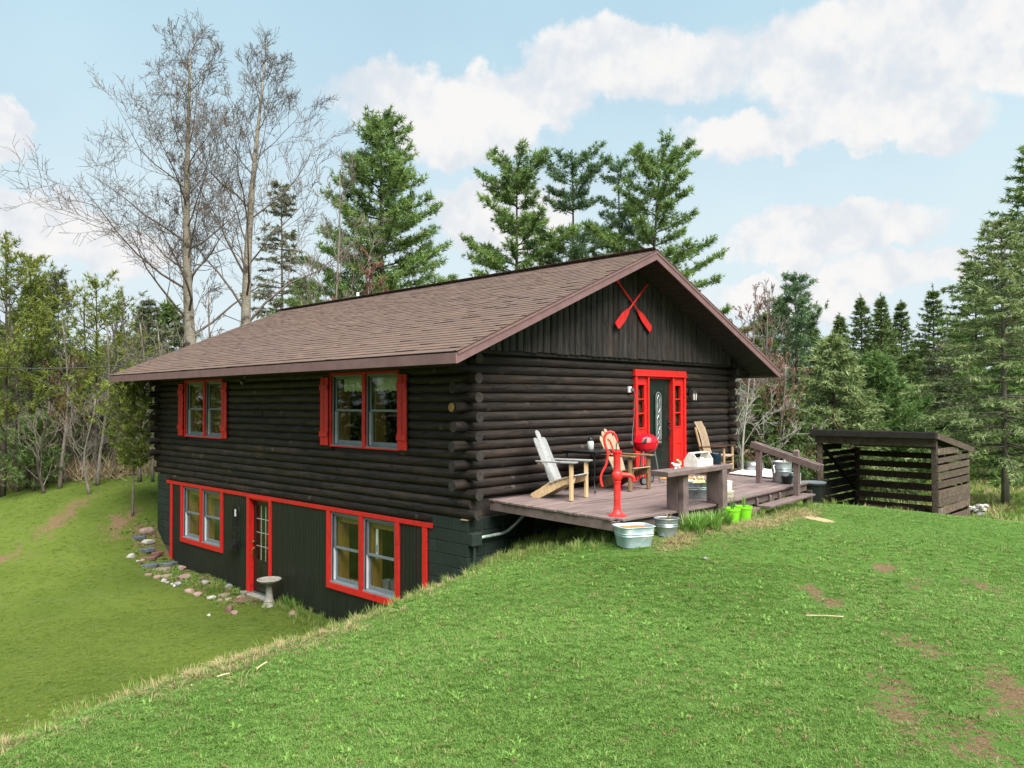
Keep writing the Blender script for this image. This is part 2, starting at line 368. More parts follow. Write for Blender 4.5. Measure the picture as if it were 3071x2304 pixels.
def leafmat(name, c1, c2, c3=None, trans=.25, sc_=.35):
    m, t, b = newmat(name)
    g = nd(t, 'ShaderNodeNewGeometry'); oi = nd(t, 'ShaderNodeObjectInfo')
    n1 = nd(t, 'ShaderNodeTexNoise', {'Vector': g.outputs['Position'], 'Scale': sc_, 'Detail': 4.0, 'Roughness': .7})
    rp = g.outputs['Random Per Island']
    f = M_(t, 'ADD', M_(t, 'MULTIPLY', smooth(t, n1.outputs[0], .3, .7), .6), M_(t, 'MULTIPLY', rp, .4))
    n2 = nd(t, 'ShaderNodeTexNoise', {'Vector': g.outputs['Position'], 'Scale': sc_ * 9, 'Detail': 2.0})
    f = M_(t, 'ADD', f, M_(t, 'MULTIPLY', M_(t, 'SUBTRACT', n2.outputs[0], .5), .9), clamp=True)
    col = mixc(t, f, c1, c2)
    if c3 is not None: col = mixc(t, smooth(t, rp, .86, .97), col, c3)
    t.links.new(col, b.inputs['Base Color']); b.inputs['Roughness'].default_value = .55; b.inputs['Specular IOR Level'].default_value = .3
    tr = nd(t, 'ShaderNodeBsdfTranslucent', {'Color': col})
    mx = nd(t, 'ShaderNodeMixShader', {0: trans, 1: b.outputs[0], 2: tr.outputs[0]})
    t.links.new(mx.outputs[0], t.nodes['Material Output'].inputs['Surface'])
leafmat('needle_pine', (.0711, .1411, .0424), (.2158, .3298, .0867), (.2791, .3413, .0963), sc_=.6)
leafmat('needle_blue', (.0558, .1183, .0578), (.1573, .2548, .1117), (.2284, .3185, .1540), sc_=.6)
leafmat('needle_dark', (.0555, .0976, .0314), (.1540, .2298, .0673), (.2156, .2586, .0673), sc_=.6)
leafmat('needle_light', (.1204, .1750, .0674), (.2954, .3719, .1502), (.3719, .4156, .1925), sc_=.7)
leafmat('needle_yellow', (.0974, .1409, .0279), (.2406, .2817, .0497), (.2979, .2958, .0620), sc_=.7)
leafmat('needle_grey', (.0920, .1114, .0616), (.2024, .2208, .1267), (.2760, .2688, .1760), sc_=.7)
leafmat('needle_bright', (.0752, .1478, .0426), (.1672, .2688, .0760), (.2174, .2957, .1064), sc_=.7)
leafmat('lily_leaf', (.10, .22, .035), (.20, .36, .07), (.26, .40, .10), trans=.35, sc_=3)
leafmat('grass_blade', (.090, .190, .028), (.150, .285, .054), (.21, .29, .09), trans=.34, sc_=.55)
leafmat('grass_low', (.085, .150, .016), (.140, .212, .028), (.19, .20, .06), trans=.34, sc_=.4)
leafmat('grass_tall', (.10, .19, .030), (.20, .30, .06), (.34, .30, .14), trans=.3, sc_=1.5)
leafmat('leaf_litter', (.12, .07, .035), (.24, .15, .08), (.30, .22, .12), trans=.1, sc_=3)
leafmat('straw', (.2550, .2082, .1020), (.3910, .3230, .1700), (.2125, .1445, .0680), trans=.2, sc_=2)
leafmat('brush_dry', (.19, .145, .085), (.33, .26, .165), (.22, .16, .10), trans=.1, sc_=1)
leafmat('brush_green', (.0780, .1235, .0325), (.1690, .2210, .0650), (.2340, .2210, .0650), sc_=.6)

def glassmat():
    m, t, b = newmat('glass'); t.nodes.remove(b)
    tr = nd(t, 'ShaderNodeBsdfTransparent', {'Color': (.93, .95, .94, 1)}); gl = nd(t, 'ShaderNodeBsdfGlossy', {'Color': (1, 1, 1, 1), 'Roughness': .01})
    g = nd(t, 'ShaderNodeNewGeometry'); dt = nd(t, 'ShaderNodeVectorMath', {0: g.outputs['Normal'], 1: g.outputs['Incoming']}, operation='DOT_PRODUCT').outputs['Value']
    fr_ = M_(t, 'MULTIPLY_ADD', M_(t, 'POWER', M_(t, 'SUBTRACT', 1.0, M_(t, 'ABSOLUTE', dt)), 5.0), .95, .027)
    mx = nd(t, 'ShaderNodeMixShader', {0: fr_, 1: tr.outputs[0], 2: gl.outputs[0]})
    t.links.new(mx.outputs[0], t.nodes['Material Output'].inputs['Surface'])
glassmat()

def shinglemat():
    m, t, b = newmat('shingle')
    at = nd(t, 'ShaderNodeAttribute', attribute_name='tone'); g = nd(t, 'ShaderNodeNewGeometry')
    cr = nd(t, 'ShaderNodeValToRGB', {0: at.outputs['Fac']}); e = cr.color_ramp
    e.elements[0].position = 0; e.elements[0].color = (.060, .042, .036, 1); e.elements[1].position = 1; e.elements[1].color = (.17, .110, .076, 1)
    for p_, c_ in ((.25, (.096, .064, .052, 1)), (.55, (.12, .080, .063, 1)), (.8, (.14, .092, .069, 1))):
        x = e.elements.new(p_); x.color = c_
    n1 = nd(t, 'ShaderNodeTexNoise', {'Vector': g.outputs['Position'], 'Scale': 90.0, 'Detail': 3.0})
    n2 = nd(t, 'ShaderNodeTexNoise', {'Vector': g.outputs['Position'], 'Scale': .7, 'Detail': 4.0})
    col = mixc(t, smooth(t, n1.outputs[0], .3, .7, 0, .35), cr.outputs[0], (.10, .072, .062))
    col = mixc(t, smooth(t, n2.outputs[0], .45, .8, 0, .2), col, (.12, .088, .085))
    t.links.new(col, b.inputs['Base Color']); b.inputs['Roughness'].default_value = .85; b.inputs['Specular IOR Level'].default_value = .3
    t.links.new(nd(t, 'ShaderNodeBump', {'Height': n1.outputs[0], 'Strength': .25, 'Distance': .004}).outputs[0], b.inputs['Normal'])
shinglemat()

def groundmat():
    m, t, b = newmat('ground')
    g = nd(t, 'ShaderNodeNewGeometry'); P = g.outputs['Position']
    def nz(s, d=5.0, r=.6): return nd(t, 'ShaderNodeTexNoise', {'Vector': P, 'Scale': s, 'Detail': d, 'Roughness': r}).outputs[0]
    straw = nd(t, 'ShaderNodeAttribute', attribute_name='straw').outputs['Fac']
    low = nd(t, 'ShaderNodeAttribute', attribute_name='low').outputs['Fac']
    dirt = nd(t, 'ShaderNodeAttribute', attribute_name='dirt').outputs['Fac']
    sand = nd(t, 'ShaderNodeAttribute', attribute_name='sand').outputs['Fac']
    wild = nd(t, 'ShaderNodeAttribute', attribute_name='wild').outputs['Fac']
    fine = nz(38, 6, .75); mid = nz(3.5); big = nz(.45, 4)
    up_ = mixc(t, smooth(t, big, .35, .65), (.062, .142, .020), (.090, .185, .032))
    lo_ = mixc(t, smooth(t, big, .35, .65), (.078, .112, .014), (.108, .145, .021))
    col = mixc(t, low, up_, lo_)
    col = mixc(t, smooth(t, mid, .45, .75, 0, .5), col, (.115, .150, .045))
    col = mixc(t, smooth(t, fine, .35, .7, .45, 0), col, (.040, .075, .014))
    st = mixc(t, smooth(t, fine, .3, .7), (.15, .11, .05), (.34, .275, .14))
    col = mixc(t, M_(t, 'MULTIPLY', straw, smooth(t, mid, .2, .55)), col, st)
    wd = mixc(t, smooth(t, nz(6), .3, .7), (.10, .078, .045), (.21, .17, .105))
    col = mixc(t, wild, col, wd)
    dm = smooth(t, M_(t, 'ADD', dirt, M_(t, 'ADD', M_(t, 'MULTIPLY', M_(t, 'SUBTRACT', mid, .5), 2.2), M_(t, 'MULTIPLY', M_(t, 'SUBTRACT', nz(14), .5), 1.6))), .5, .95)
    col = mixc(t, dm, col, mixc(t, smooth(t, fine, .3, .7), (.105, .066, .036), (.19, .13, .075)))
    col = mixc(t, smooth(t, M_(t, 'ADD', sand, M_(t, 'MULTIPLY', M_(t, 'SUBTRACT', mid, .5), .5)), .4, .6), col, mixc(t, fine, (.34, .25, .14), (.48, .37, .24)))
    t.links.new(col, b.inputs['Base Color']); b.inputs['Roughness'].default_value = .95; b.inputs['Specular IOR Level'].default_value = .15
    t.links.new(nd(t, 'ShaderNodeBump', {'Height': fine, 'Strength': .9, 'Distance': .03}).outputs[0], b.inputs['Normal'])
groundmat()
# ------------------------------------------------------------------ terrain
def tps(pts):
    P_ = np.array(pts, float); X = P_[:, :2]; n = len(X)
    def ker(d2): return .5 * d2 * np.log(d2 + 1e-9)
    d2 = ((X[:, None] - X[None]) ** 2).sum(-1)
    A = np.zeros((n + 3, n + 3)); A[:n, :n] = ker(d2) + np.eye(n) * .02; A[:n, n] = 1; A[:n, n + 1:] = X; A[n, :n] = 1; A[n + 1:, :n] = X.T
    co = np.linalg.solve(A, np.concatenate([P_[:, 2], np.zeros(3)]))
    def f(x, y):
        o = co[n] + co[n + 1] * x + co[n + 2] * y
        for i in range(n): o = o + co[i] * ker((x - X[i, 0]) ** 2 + (y - X[i, 1]) ** 2)
        return o
    return f
ZU = tps([(.3, -3, -.27), (1.3, -2.95, -.17), (3, -2.95, -.21), (5, -2.9, -.27), (1, -3.7, -.29), (3.2, -3.7, -.28), (5.4, -3.9, -.32), (7, -2.6, -.36), (7.8, -2.5, -.45), (7.9, -4.5, -.45), (8.2, -7, -.5), (.3, 0, -.78),
          (-.66, -.73, -.78), (-2.35, -1.32, -.72), (-4.8, -2, -.72), (-6.86, -2.05, -.9), (-12, -2.5, -1.3), (-4, -6, -.52), (-8, -8, -.66), (0, -7, -.40),
          (4, -8, -.42), (-8, -12, -.7), (3, -13, -.55), (9, -13, -.65), (10, -2.5, -.95), (10, -5, -.95), (12.5, -3, -1.05), (11, -9, -.9), (16, -5, -1.2),
          (14, -14, -1.0), (1.5, -.1, -.55), (4, -.1, -.45), (8, -.1, -.5), (10, 2, -.85), (10, 6, -.9), (10, 10, -.9), (10, 16, -.9), (5, 16, -.8), (16, 5, -1.2), (22, -2, -1.3),
          (22, 10, -1.2), (30, 0, -1.4), (30, 25, -1.2), (12, 30, -1.0), (40, -20, -1.4), (-20, -5, -2.0), (-20, -20, -1.6), (0, -30, -1), (25, -30, -1.3), (-2, -4, -.5), (2, -5, -.36)])
ZL = tps([(-.3, 6, -2.5), (-.3, 3, -2.5), (-.3, 9, -2.47), (0, 10.5, -2.44), (0, 11.5, -2.25), (0, 12.35, -1.62), (.3, 14, -.95), (-4, 5, -2.55), (-10, 5, -2.6), (-4, 10, -2.42),
          (-10, 10, -2.4), (-1.5, 13, -1.75), (-4, 15, -1.85), (-12, 16, -2.1), (-10, 22, -1.95), (-3, 20, -1.2), (-18, 12, -2.4), (-20, 5, -2.7), (-25, 20, -2.2), (-20, 30, -1.9),
          (-5, 30, -1.1), (8, 16, -.8), (8, 30, -1.0), (-4, 0, -2.55), (-10, 0, -2.7), (-20, -2, -2.9), (-1.6, 11, -2.3)])
CX = [-60, -30, -12, -6.86, -4.79, -3.5, -2.35, -.66, 0, .6, 60]; CY = [-5, -3.4, -2.5, -2.05, -1.95, -1.62, -1.32, -.73, -.35, -.1, -.1]
def sstep(t): t = np.clip(t, 0, 1); return t * t * (3 - 2 * t)
def crest_s(x, y): return y - np.interp(x, CX, CY)
_rg = np.random.default_rng(3)
_WV = [(_rg.uniform(.25, 2.2), _rg.uniform(0, 2 * PI), _rg.uniform(0, 2 * PI)) for _ in range(26)]
def lump(x, y):
    o = 0
    for k, a, ph in _WV: o = o + np.sin(k * (x * math.cos(a) + y * math.sin(a)) + ph) * .012 / k ** .7
    return o
def ground(x, y):
    x = np.asarray(x, float); y = np.asarray(y, float)
    s = crest_s(x, y)
    wgt = sstep((s + .25) / 2.4) * sstep((4.5 - x) / 4.0)
    near = np.exp(-((x + 2) ** 2 + (y - 5) ** 2) / 60.0 ** 2)
    zu = np.clip(ZU(x, y), -3.2, .2); zl = np.clip(ZL(x, y), -3.4, .2)
    far = sstep((np.hypot(x - 2, y - 4) - 32) / 40.0)
    z = zu + (zl - zu) * wgt
    z = z * (1 - far) + (-1.6) * far
    return z + lump(x, y) * (1 - .7 * far) * (1 - .8 * np.exp(-((x - 2) ** 2 / 9 + (y + 3) ** 2 / 2)))

def axis(dense, mid, far):
    a, b, st = dense
    xs = list(np.arange(a, b + 1e-6, st))
    lo = [a]; s = st
    while lo[-1] > far[0]: s = min(s * 1.12, 25); lo.append(lo[-1] - s)
    hi = [b]; s = st
    while hi[-1] < far[1]: s = min(s * 1.12, 25); hi.append(hi[-1] + s)
    return np.array(sorted(set(np.round(lo[1:] + xs + hi[1:], 4)) | set(mid)))
gx = axis((-11, 12, .18), (.06, .10, 8.30, 8.38), (-320, 400)); gy = axis((-11, 14, .18), (.06, .10, 12.16, 12.24), (-300, 420))
GX, GY = np.meshgrid(gx, gy, indexing='xy'); GZ = ground(GX, GY)
inside = (GX > .085) & (GX < 8.36) & (GY > .085) & (GY < 12.22)
GZ = np.where(inside, -3.2, GZ)
nx_, ny_ = len(gx), len(gy)
ii = np.arange(nx_ * ny_).reshape(ny_, nx_)
quads = np.stack([ii[:-1, :-1], ii[:-1, 1:], ii[1:, 1:], ii[1:, :-1]], -1).reshape(-1, 4)
def blob(x, y, cx, cy, rx, ry, a=0):
    dx, dy = x - cx, y - cy; ca, sa = math.cos(a), math.sin(a)
    return np.exp(-(((dx * ca + dy * sa) / rx) ** 2 + ((-dx * sa + dy * ca) / ry) ** 2))
def straw_at(x, y):
    s = crest_s(x, y)
    band = np.exp(-((s - .10) / .42) ** 2) * sstep((x + 13) / 5) * sstep((.9 - x) / .5)
    o = band * .85 * (.15 + .85 * sstep(.5 + .7 * np.sin(x * 2.3 + 1.1 * np.sin(y * 3.0)) * np.sin(x * .9 + 2.0) + .4 * np.sin(x * 5.7 + y * 4.1)))
    for b in ((.75, -.95, .55, .35, .3), (3.3, -3.35, 1.2, .22, .1), (1.0, -3.3, .5, .2, .1), (-4.6, -1.9, 1.2, .4, .3), (5.0, -3.1, .7, .3, 0), (2.0, -3.2, .9, .18, 0)): o = np.maximum(o, blob(x, y, *b) * .9)
    return o
def dirt_at(x, y):
    o = 0 * x
    for b in ((-2.6, -7.35, .9, .22, .5), (-2.0, -7.9, .9, .3, .3), (-1.2, -7.0, .7, .2, .9), (-2.9, -8.0, .5, .4, 0), (.1, -5.6, .6, .16, .6), (-.2, -5.9, .4, .15, 0), (1.8, -5.7, .5, .2, .3), (1.2, -6.3, .5, .2, .3), (1.6, -6.9, .6, .2, .6),
              (-1.6, 14.6, 1.6, .5, .8), (-8, 11.2, 1.5, .5, .2), (-12, 14, 1.6, .5, .2), (-6, 17.5, 2.2, .8, .2), (-5.5, 12.5, 1.3, .5, .3), (-9, 17, 2, .7, .2), (-3.5, 12.8, .8, .4, .3), (-7.5, 15, 1.2, .5, .4), (-10, 12.5, 1.0, .5, .4), (-.7, 13.0, .9, .5, .9),
              (.8, -.85, .45, .3, .3), (-.5, -.62, .4, .2, .3), (-4.0, -1.8, .5, .25, .3)): o = np.maximum(o, blob(x, y, *b))
    return o
def sand_at(x, y): return blob(x, y, 4.95, -3.55, .20, .38, -.35)
def bed_at(x, y):        # the planting strip along the walk-out wall
    return sstep((x + 1.0) / .4) * sstep((.4 - x) / .3) * sstep((y - 6.0) / .6) * sstep((13.2 - y) / .8)
fx, fy = GX.ravel(), GY.ravel(); fs_ = crest_s(fx, fy)
wildv = np.maximum(sstep((fy + .35 * fx - 23) / 3) * sstep((6 - fx) / 6), np.maximum(sstep((np.hypot(fx - 2, fy - 3) - 27) / 6), sstep((fy - 2) / 3) * sstep((fx - 8.8) / 2)))
wildv = np.where((fx > 9) & (fy < 3), wildv * .25, wildv)
lowv = sstep((fs_ - .3) / 1.5) * sstep((3 - fx) / 3)
GV = np.stack([fx, fy, GZ.ravel()], 1)
gme = mesh_np('lawn', GV, quads, 'ground', {'straw': straw_at(fx, fy), 'dirt': np.maximum(dirt_at(fx, fy), bed_at(fx, fy) * .75), 'sand': sand_at(fx, fy), 'wild': wildv, 'low': lowv}, True, True)
lawn = tag(link('lawn', gme), kind='structure', label='mown green lawn sloping down round the log house')

# ------------------------------------------------------------------ log house
LW, LL, PITCH_L, EO = 8.445, 12.324, .155, .227
def zk(k): return .2421 + PITCH_L * (15 - k)
rnd = random.Random(11)
house = thing('log_house', 'dark brown log house with walk-out basement, red trim and brown shingle roof', 'house')

def log_mesh(name, axis_, a, b, c, z, rad=.086, mats=None, n=14):
    """a log from a to b along axis_ ('x'/'y'), c = the other horizontal coordinate, z = height; built about its own middle"""
    k = max(2, int((b - a) / .8) + 1); pts = []; rads = []; mid = (a + b) / 2
    for i in range(k):
        t = a + (b - a) * i / (k - 1) - mid; e = 0 if i in (0, k - 1) else .004
        o1, o2 = rnd.uniform(-e, e), rnd.uniform(-e, e)
        pts.append((o1, t, o2) if axis_ == 'y' else (t, o1, o2)); rads.append(rad * rnd.uniform(.97, 1.03))
    m = MB().tube(pts, rads, n, 0, True, 1)
    me = m.mesh(name, mats or ['log_along' if axis_ == 'y' else 'log_across', 'log_end'], True)
    me.set_sharp_from_angle(angle=R(50))
    return me, ((c, mid, z) if axis_ == 'y' else (mid, c, z))
def put_logs(parent, axis_, a, b, c, z, holes=(), joint=(3.2, 5.4)):
    segs = [(a, b)]
    for h0, h1 in holes:
        segs = [q for s0, s1 in segs for q in ((s0, min(s1, h0)), (max(s0, h1), s1)) if q[1] - q[0] > .05]
    for s0, s1 in segs:
        cuts = [s0]; p = s0 + rnd.uniform(1.6, joint[1])
        while p < s1 - 1.2: cuts.append(p); p += rnd.uniform(*joint)
        cuts.append(s1)
        for q0, q1 in zip(cuts[:-1], cuts[1:]):
            me, loc = log_mesh('log', axis_, q0 + .002, q1 - .002, c + rnd.uniform(-.004, .004), z)
            o = link('log', me, parent, loc=loc)
# openings: (y0, y1, z0, z1)
UPW = [(1.82, 3.90, .88, 2.30), (8.58, 10.56, .88, 2.30)]
LOW = [(1.80, 4.02, -1.82, -.40), (8.52, 10.78, -1.76, -.40)]
LDOOR = (6.28, 7.22, -2.47, -.40)
FDOOR = (4.58, 6.38, .12, 2.30)
def plate_with_holes(mb, x0, x1, y0, y1, z0, z1, holes, ax='x'):
    ys = sorted({y0, y1} | {h[0] for h in holes} | {h[1] for h in holes}); 
    for a, b in zip(ys[:-1], ys[1:]):
        zs = [(z0, z1)]
        for h in holes:
            if h[0] <= a + 1e-6 and h[1] >= b - 1e-6: zs = [q for s in zs for q in ((s[0], min(s[1], h[2])), (max(s[0], h[3]), s[1])) if q[1] - q[0] > .01]
        for s in zs:
            if ax == 'x': mb.box(x0, x1, a, b, s[0], s[1])
            else: mb.box(a, b, x0, x1, s[0], s[1])
lw = MB(); plate_with_holes(lw, .06, .13, .13, LL - .13, -.30, 2.48, UPW); long_wall = lw.build('long_wall', 'soffit', house)
gw = MB(); plate_with_holes(gw, .06, .13, .06, LW - .06, -.16, 2.6, [FDOOR], 'y'); gable_wall = gw.build('gable_wall', 'soffit', house)
back_wall = MB().box(.06, LW - .06, LL - .13, LL - .06, -.3, 2.6).build('back_wall', 'soffit', house)
side_wall = MB().box(LW - .13, LW - .06, .13, LL - .13, -.3, 2.48).build('side_wall', 'soffit', house)
for k in range(1, 19):
    z = zk(k); odd = k % 2 == 1
    holes = [(h[0] - .0, h[1] + .0) for h in UPW if h[2] < z + .06 and h[3] > z - .02]
    e2 = rnd.uniform(-.02, .03)
    if k == 16: a, b = -.06, LL + .05
    elif k == 17: a, b = -.19, LL + .2
    elif k == 18: a, b = .87, 11.67
    elif odd: a, b = -EO + e2, LL + EO
    else: a, b = .16, LL - .16
    put_logs(long_wall, 'y', a, b, .083, z, holes)
    if k <= 15:
        gh = [(FDOOR[0] - .035, FDOOR[1] + .03)] if z < FDOOR[3] + .06 and z > FDOOR[2] - .05 else []
        if odd: a, b = .16, LW - .16
        else: a, b = -EO + e2, LW + EO
        put_logs(gable_wall, 'x', a, b, .083, z, gh)
    if k <= 17:
        if k <= 15:
            a, b = (.16, LW - .16) if odd else (-EO - .01 + rnd.uniform(-.02, .02), LW + EO)
            put_logs(back_wall, 'x', a, b, LL - .083, z)
        a, b = (-EO, LL + EO) if odd else (.16, LL - .16)
        put_logs(side_wall, 'y', a, b, LW - .083, z)
# pale sawn end on one corner log
MB().tube([(-EO - .028, .083, zk(6)), (-EO - .022, .083, zk(6))], .07, 14).build('sawn_end', 'pine_trim', gable_wall)

# roof
OE, RF, RB, ZE, ZR = .8876, .752, .897, 2.4576, 4.6153
XR = LW / 2; SL = (ZR - ZE) / (XR + OE)
def ztop(x): return ZE + (x + OE) * SL if x < XR else ZE + (LW + OE - x) * SL
y0r, y1r = -RF, LL + RB
rm = MB()
for s in (0, 1):
    xe = -OE if s == 0 else LW + OE
    rm.hexa([(xe, y0r, ZE - .10), (XR, y0r, ZR - .10), (XR, y1r, ZR - .10), (xe, y1r, ZE - .10)],
            [(xe, y0r, ZE - .008), (XR, y0r, ZR - .008), (XR, y1r, ZR - .008), (xe, y1r, ZE - .008)])
roof = rm.build('roof', 'soffit', house)
# rake and eave boards
fm = MB()
for s in (-1, 1):
    xe = -OE if s < 0 else LW + OE
    MB().hexa([(xe, y0r - .03, ZE - .175), (XR, y0r - .03, ZR - .175), (XR, y0r, ZR - .175), (xe, y0r, ZE - .175)],
              [(xe, y0r - .03, ZE - .02), (XR, y0r - .03, ZR - .02), (XR, y0r, ZR - .02), (xe, y0r, ZE - .02)]).build('rake_board', 'fascia', roof)
    MB().hexa([(xe, y0r - .042, ZE - .05), (XR, y0r - .042, ZR - .05), (XR, y0r - .031, ZR - .05), (xe, y0r - .031, ZE - .05)],
              [(xe, y0r - .042, ZE - .008), (XR, y0r - .042, ZR - .008), (XR, y0r - .031, ZR - .008), (xe, y0r - .031, ZE - .008)]).build('drip_edge', 'fascia', roof)
    MB().hexa([(xe, y1r, ZE - .175), (XR, y1r, ZR - .175), (XR, y1r + .03, ZR - .175), (xe, y1r + .03, ZE - .175)],
              [(xe, y1r, ZE - .02), (XR, y1r, ZR - .02), (XR, y1r + .03, ZR - .02), (xe, y1r + .03, ZE - .02)]).build('rake_board', 'fascia', roof)
    xa, xb = (xe - .03, xe) if s < 0 else (xe, xe + .03)
    MB().box(xa, xb, y0r - .03, y1r + .03, ZE - .175, ZE - .02).build('eave_board', 'fascia', roof)
    # boxed eave underneath
    xi = .1 if s < 0 else LW - .1
    MB().box(min(xe, xi), max(xe, xi), .0, LL, ZE - .165, ZE - .15).build('soffit', 'soffit', roof)
    xo = -OE + .05 if s < 0 else LW + OE - .05
    xw = -.02 if s < 0 else LW + .02
    MB().add([(xo, -.03, ZE - .165), (xw, -.03, ZE - .165), (xw, -.03, ztop(xw) - .12), (xo, -.03, ztop(xo) - .12),
              (xo, 0, ZE - .165), (xw, 0, ZE - .165), (xw, 0, ztop(xw) - .12), (xo, 0, ztop(xo) - .12)],
             [(0, 1, 2, 3), (7, 6, 5, 4), (0, 4, 5, 1), (1, 5, 6, 2), (2, 6, 7, 3), (3, 7, 4, 0)]).build('eave_return', 'soffit', roof)
    # tongue-and-groove boards under the front overhang
    nb = 30
    for i in range(nb):
        xa = xe + (XR - xe) * (i + .03) / nb; xb = xe + (XR - xe) * (i + .97) / nb
        za, zb = ztop(xa) - .112, ztop(xb) - .112
        MB().hexa([(xa, y0r + .001, za - .01), (xb, y0r + .001, zb - .01), (xb, -.09, zb - .01), (xa, -.09, za - .01)],
                  [(xa, y0r + .001, za + .004), (xb, y0r + .001, zb + .004), (xb, -.09, zb + .004), (xa, -.09, za + .004)]).build('overhang_board', 'soffit', roof)
# shingles
sl_len = math.hypot(XR + OE, ZR - ZE); ncourse = 39; expo = sl_len / ncourse; ux = (XR + OE) / sl_len; uz = (ZR - ZE) / sl_len
def shingle_box(t0, wdt, ln, th0, th1, lift):     # along the eave = y, up slope = t ; returns local verts about (t0)
    def P(t, y, h): return (t * ux - h * uz, y, t * uz + h * ux)
    return [P(0, 0, lift), P(0, wdt, lift), P(ln, wdt, .0), P(ln, 0, .0), P(0, 0, lift + th0), P(0, wdt, lift + th0), P(ln, wdt, th1), P(ln, 0, th1)]
SF = [(0, 3, 2, 1), (4, 5, 6, 7), (0, 1, 5, 4), (1, 2, 6, 5), (2, 3, 7, 6), (3, 0, 4, 7)]
tabs = []
for c in range(ncourse):
    y = y0r - .035 - rnd.uniform(0, .25); 
    while y < y1r + .03:
        wd = rnd.choice((.17, .22, .26, .30, .34)); a, b = max(y, y0r - .045), min(y + wd, y1r + .045)
        if b - a > .04:
            base = .5 + .07 * math.sin(y * .9 + c * .37) * math.sin(c * .55 + y * .31)
            tabs.append((c, a, b - a, min(1, max(0, rnd.gauss(base, .12)))))
        y += wd
def tab_org(c): t = c * expo - (.03 if c == 0 else 0); return (-OE + t * ux, -OE * 0, ZE + t * uz)
def d2cam(tb):
    o = tab_org(tb[0]); return (o[0] - CAM[0]) ** 2 + (tb[1] - CAM[1]) ** 2 + (o[2] - CAM[2]) ** 2
tabs.sort(key=d2cam)
variants = {}
for tb in tabs[:300]:
    wq = round(tb[2], 2); tq = round(tb[3] * 7) / 7; key = (wq, tq)
    if key not in variants:
        m = MB(); m.add(shingle_box(0, tb[2] - .004, expo * 1.9, .011 + .008 * (len(variants) % 3 == 0), .003, .009), SF); me = m.mesh('shingle', 'shingle')
        at = me.attributes.new('tone', 'FLOAT', 'POINT'); at.data.foreach_set('value', [tq] * 8); variants[key] = me
    o = tab_org(tb[0]); link('shingle', variants[key], roof, loc=(o[0], tb[1], o[2]))
sv, sf, st_ = [], [], []
for tb in tabs[300:]:
    o = tab_org(tb[0]); b = len(sv); lf = .009 + rnd.uniform(-.002, .003); th_ = rnd.choice((.009, .011, .014))
    sv += [(v[0] + o[0], v[1] + tb[1], v[2] + o[2]) for v in shingle_box(0, tb[2] - .004, expo * 1.9, th_, .003, lf)]
    sf += [tuple(i + b for i in f) for f in SF]; st_ += [tb[3]] * 8
    # the same course on the far slope
for tb in tabs:
    o = tab_org(tb[0]); b = len(sv)
    sv += [(LW - (v[0] + o[0]), v[1] + tb[1], v[2] + o[2]) for v in shingle_box(0, tb[2] - .004, expo * 1.9, .009, .003, .008)]
    sf += [tuple(b + i for i in reversed(f)) for f in SF]; st_ += [tb[3]] * 8
me = bpy.data.meshes.new('shingles'); me.from_pydata(sv, [], sf); me.materials.append(MAT['shingle'])
at = me.attributes.new('tone', 'FLOAT', 'POINT'); at.data.foreach_set('value', st_)
tag(link('upper_shingles', me, roof), kind='stuff')
nr = 46
for i in range(nr):
    a = y0r - .04 + (y1r - y0r + .08) * i / nr; b = a + (y1r - y0r + .08) / nr + .04
    for_z = ZR + .012
    MB().add([(XR - .15, a, for_z - .15 * SL + .002), (XR, a, for_z + .022), (XR + .15, a, for_z - .15 * SL + .002), (XR - .15, b, for_z - .15 * SL - .006), (XR, b, for_z + .012), (XR + .15, b, for_z - .15 * SL - .006),
              (XR - .15, a, for_z - .15 * SL - .012), (XR, a, for_z - .004), (XR + .15, a, for_z - .15 * SL - .012)],
             [(0, 1, 4, 3), (1, 2, 5, 4), (0, 6, 7, 1), (1, 7, 8, 2)]).build('ridge_cap', 'shed_roof', roof)
MB().lathe([(.045, 0), (.045, .42), (.036, .42), (.036, .3)], 12, (4.62, 9.72, 4.47)).build('vent_pipe', 'white_pipe', house, True)

# vertical boards in the gable
x = .12; ZB = 2.578
gp = MB().add([(.05, -.035, 2.52), (LW - .05, -.035, 2.52), (LW - .05, -.035, ztop(LW - .05) - .13), (XR, -.035, ZR - .13), (.05, -.035, ztop(.05) - .13),
               (.05, .03, 2.52), (LW - .05, .03, 2.52), (LW - .05, .03, ztop(LW - .05) - .13), (XR, .03, ZR - .13), (.05, .03, ztop(.05) - .13)],
              [(4, 3, 2, 1, 0), (5, 6, 7, 8, 9), (0, 1, 6, 5)]).build('gable_panel', 'soffit', house)
while x < LW - .12:
    wd = rnd.uniform(.145, .185); a, b = x + .008, min(x + wd - .008, LW - .1)
    zb = ZB + rnd.uniform(-.012, .012); yo = -.085 + rnd.uniform(-.008, .008); m = MB(); c = (a + b) / 2
    cut = [(0, yo + .035), (.14, yo + .008), (.5, yo), (.86, yo + .008), (1, yo + .035)]
    lo = [(a + (b - a) * u, yy, zb) for u, yy in cut]; hi = [(a + (b - a) * u, yy, ztop(a + (b - a) * u) - .118) for u, yy in cut]
    if min(h[2] for h in hi) > zb + .05:
        n = len(cut); m.add(lo + hi, [(i, i + 1, n + i + 1, n + i) for i in range(n - 1)] + [tuple(reversed(range(n)))])
        mid = Vector((c, yo, zb)); m.v = [(v[0] - mid.x, v[1] - mid.y, v[2] - mid.z) for v in m.v]
        m.build('gable_board', 'gable_wood', gp, loc=mid)
    x += wd

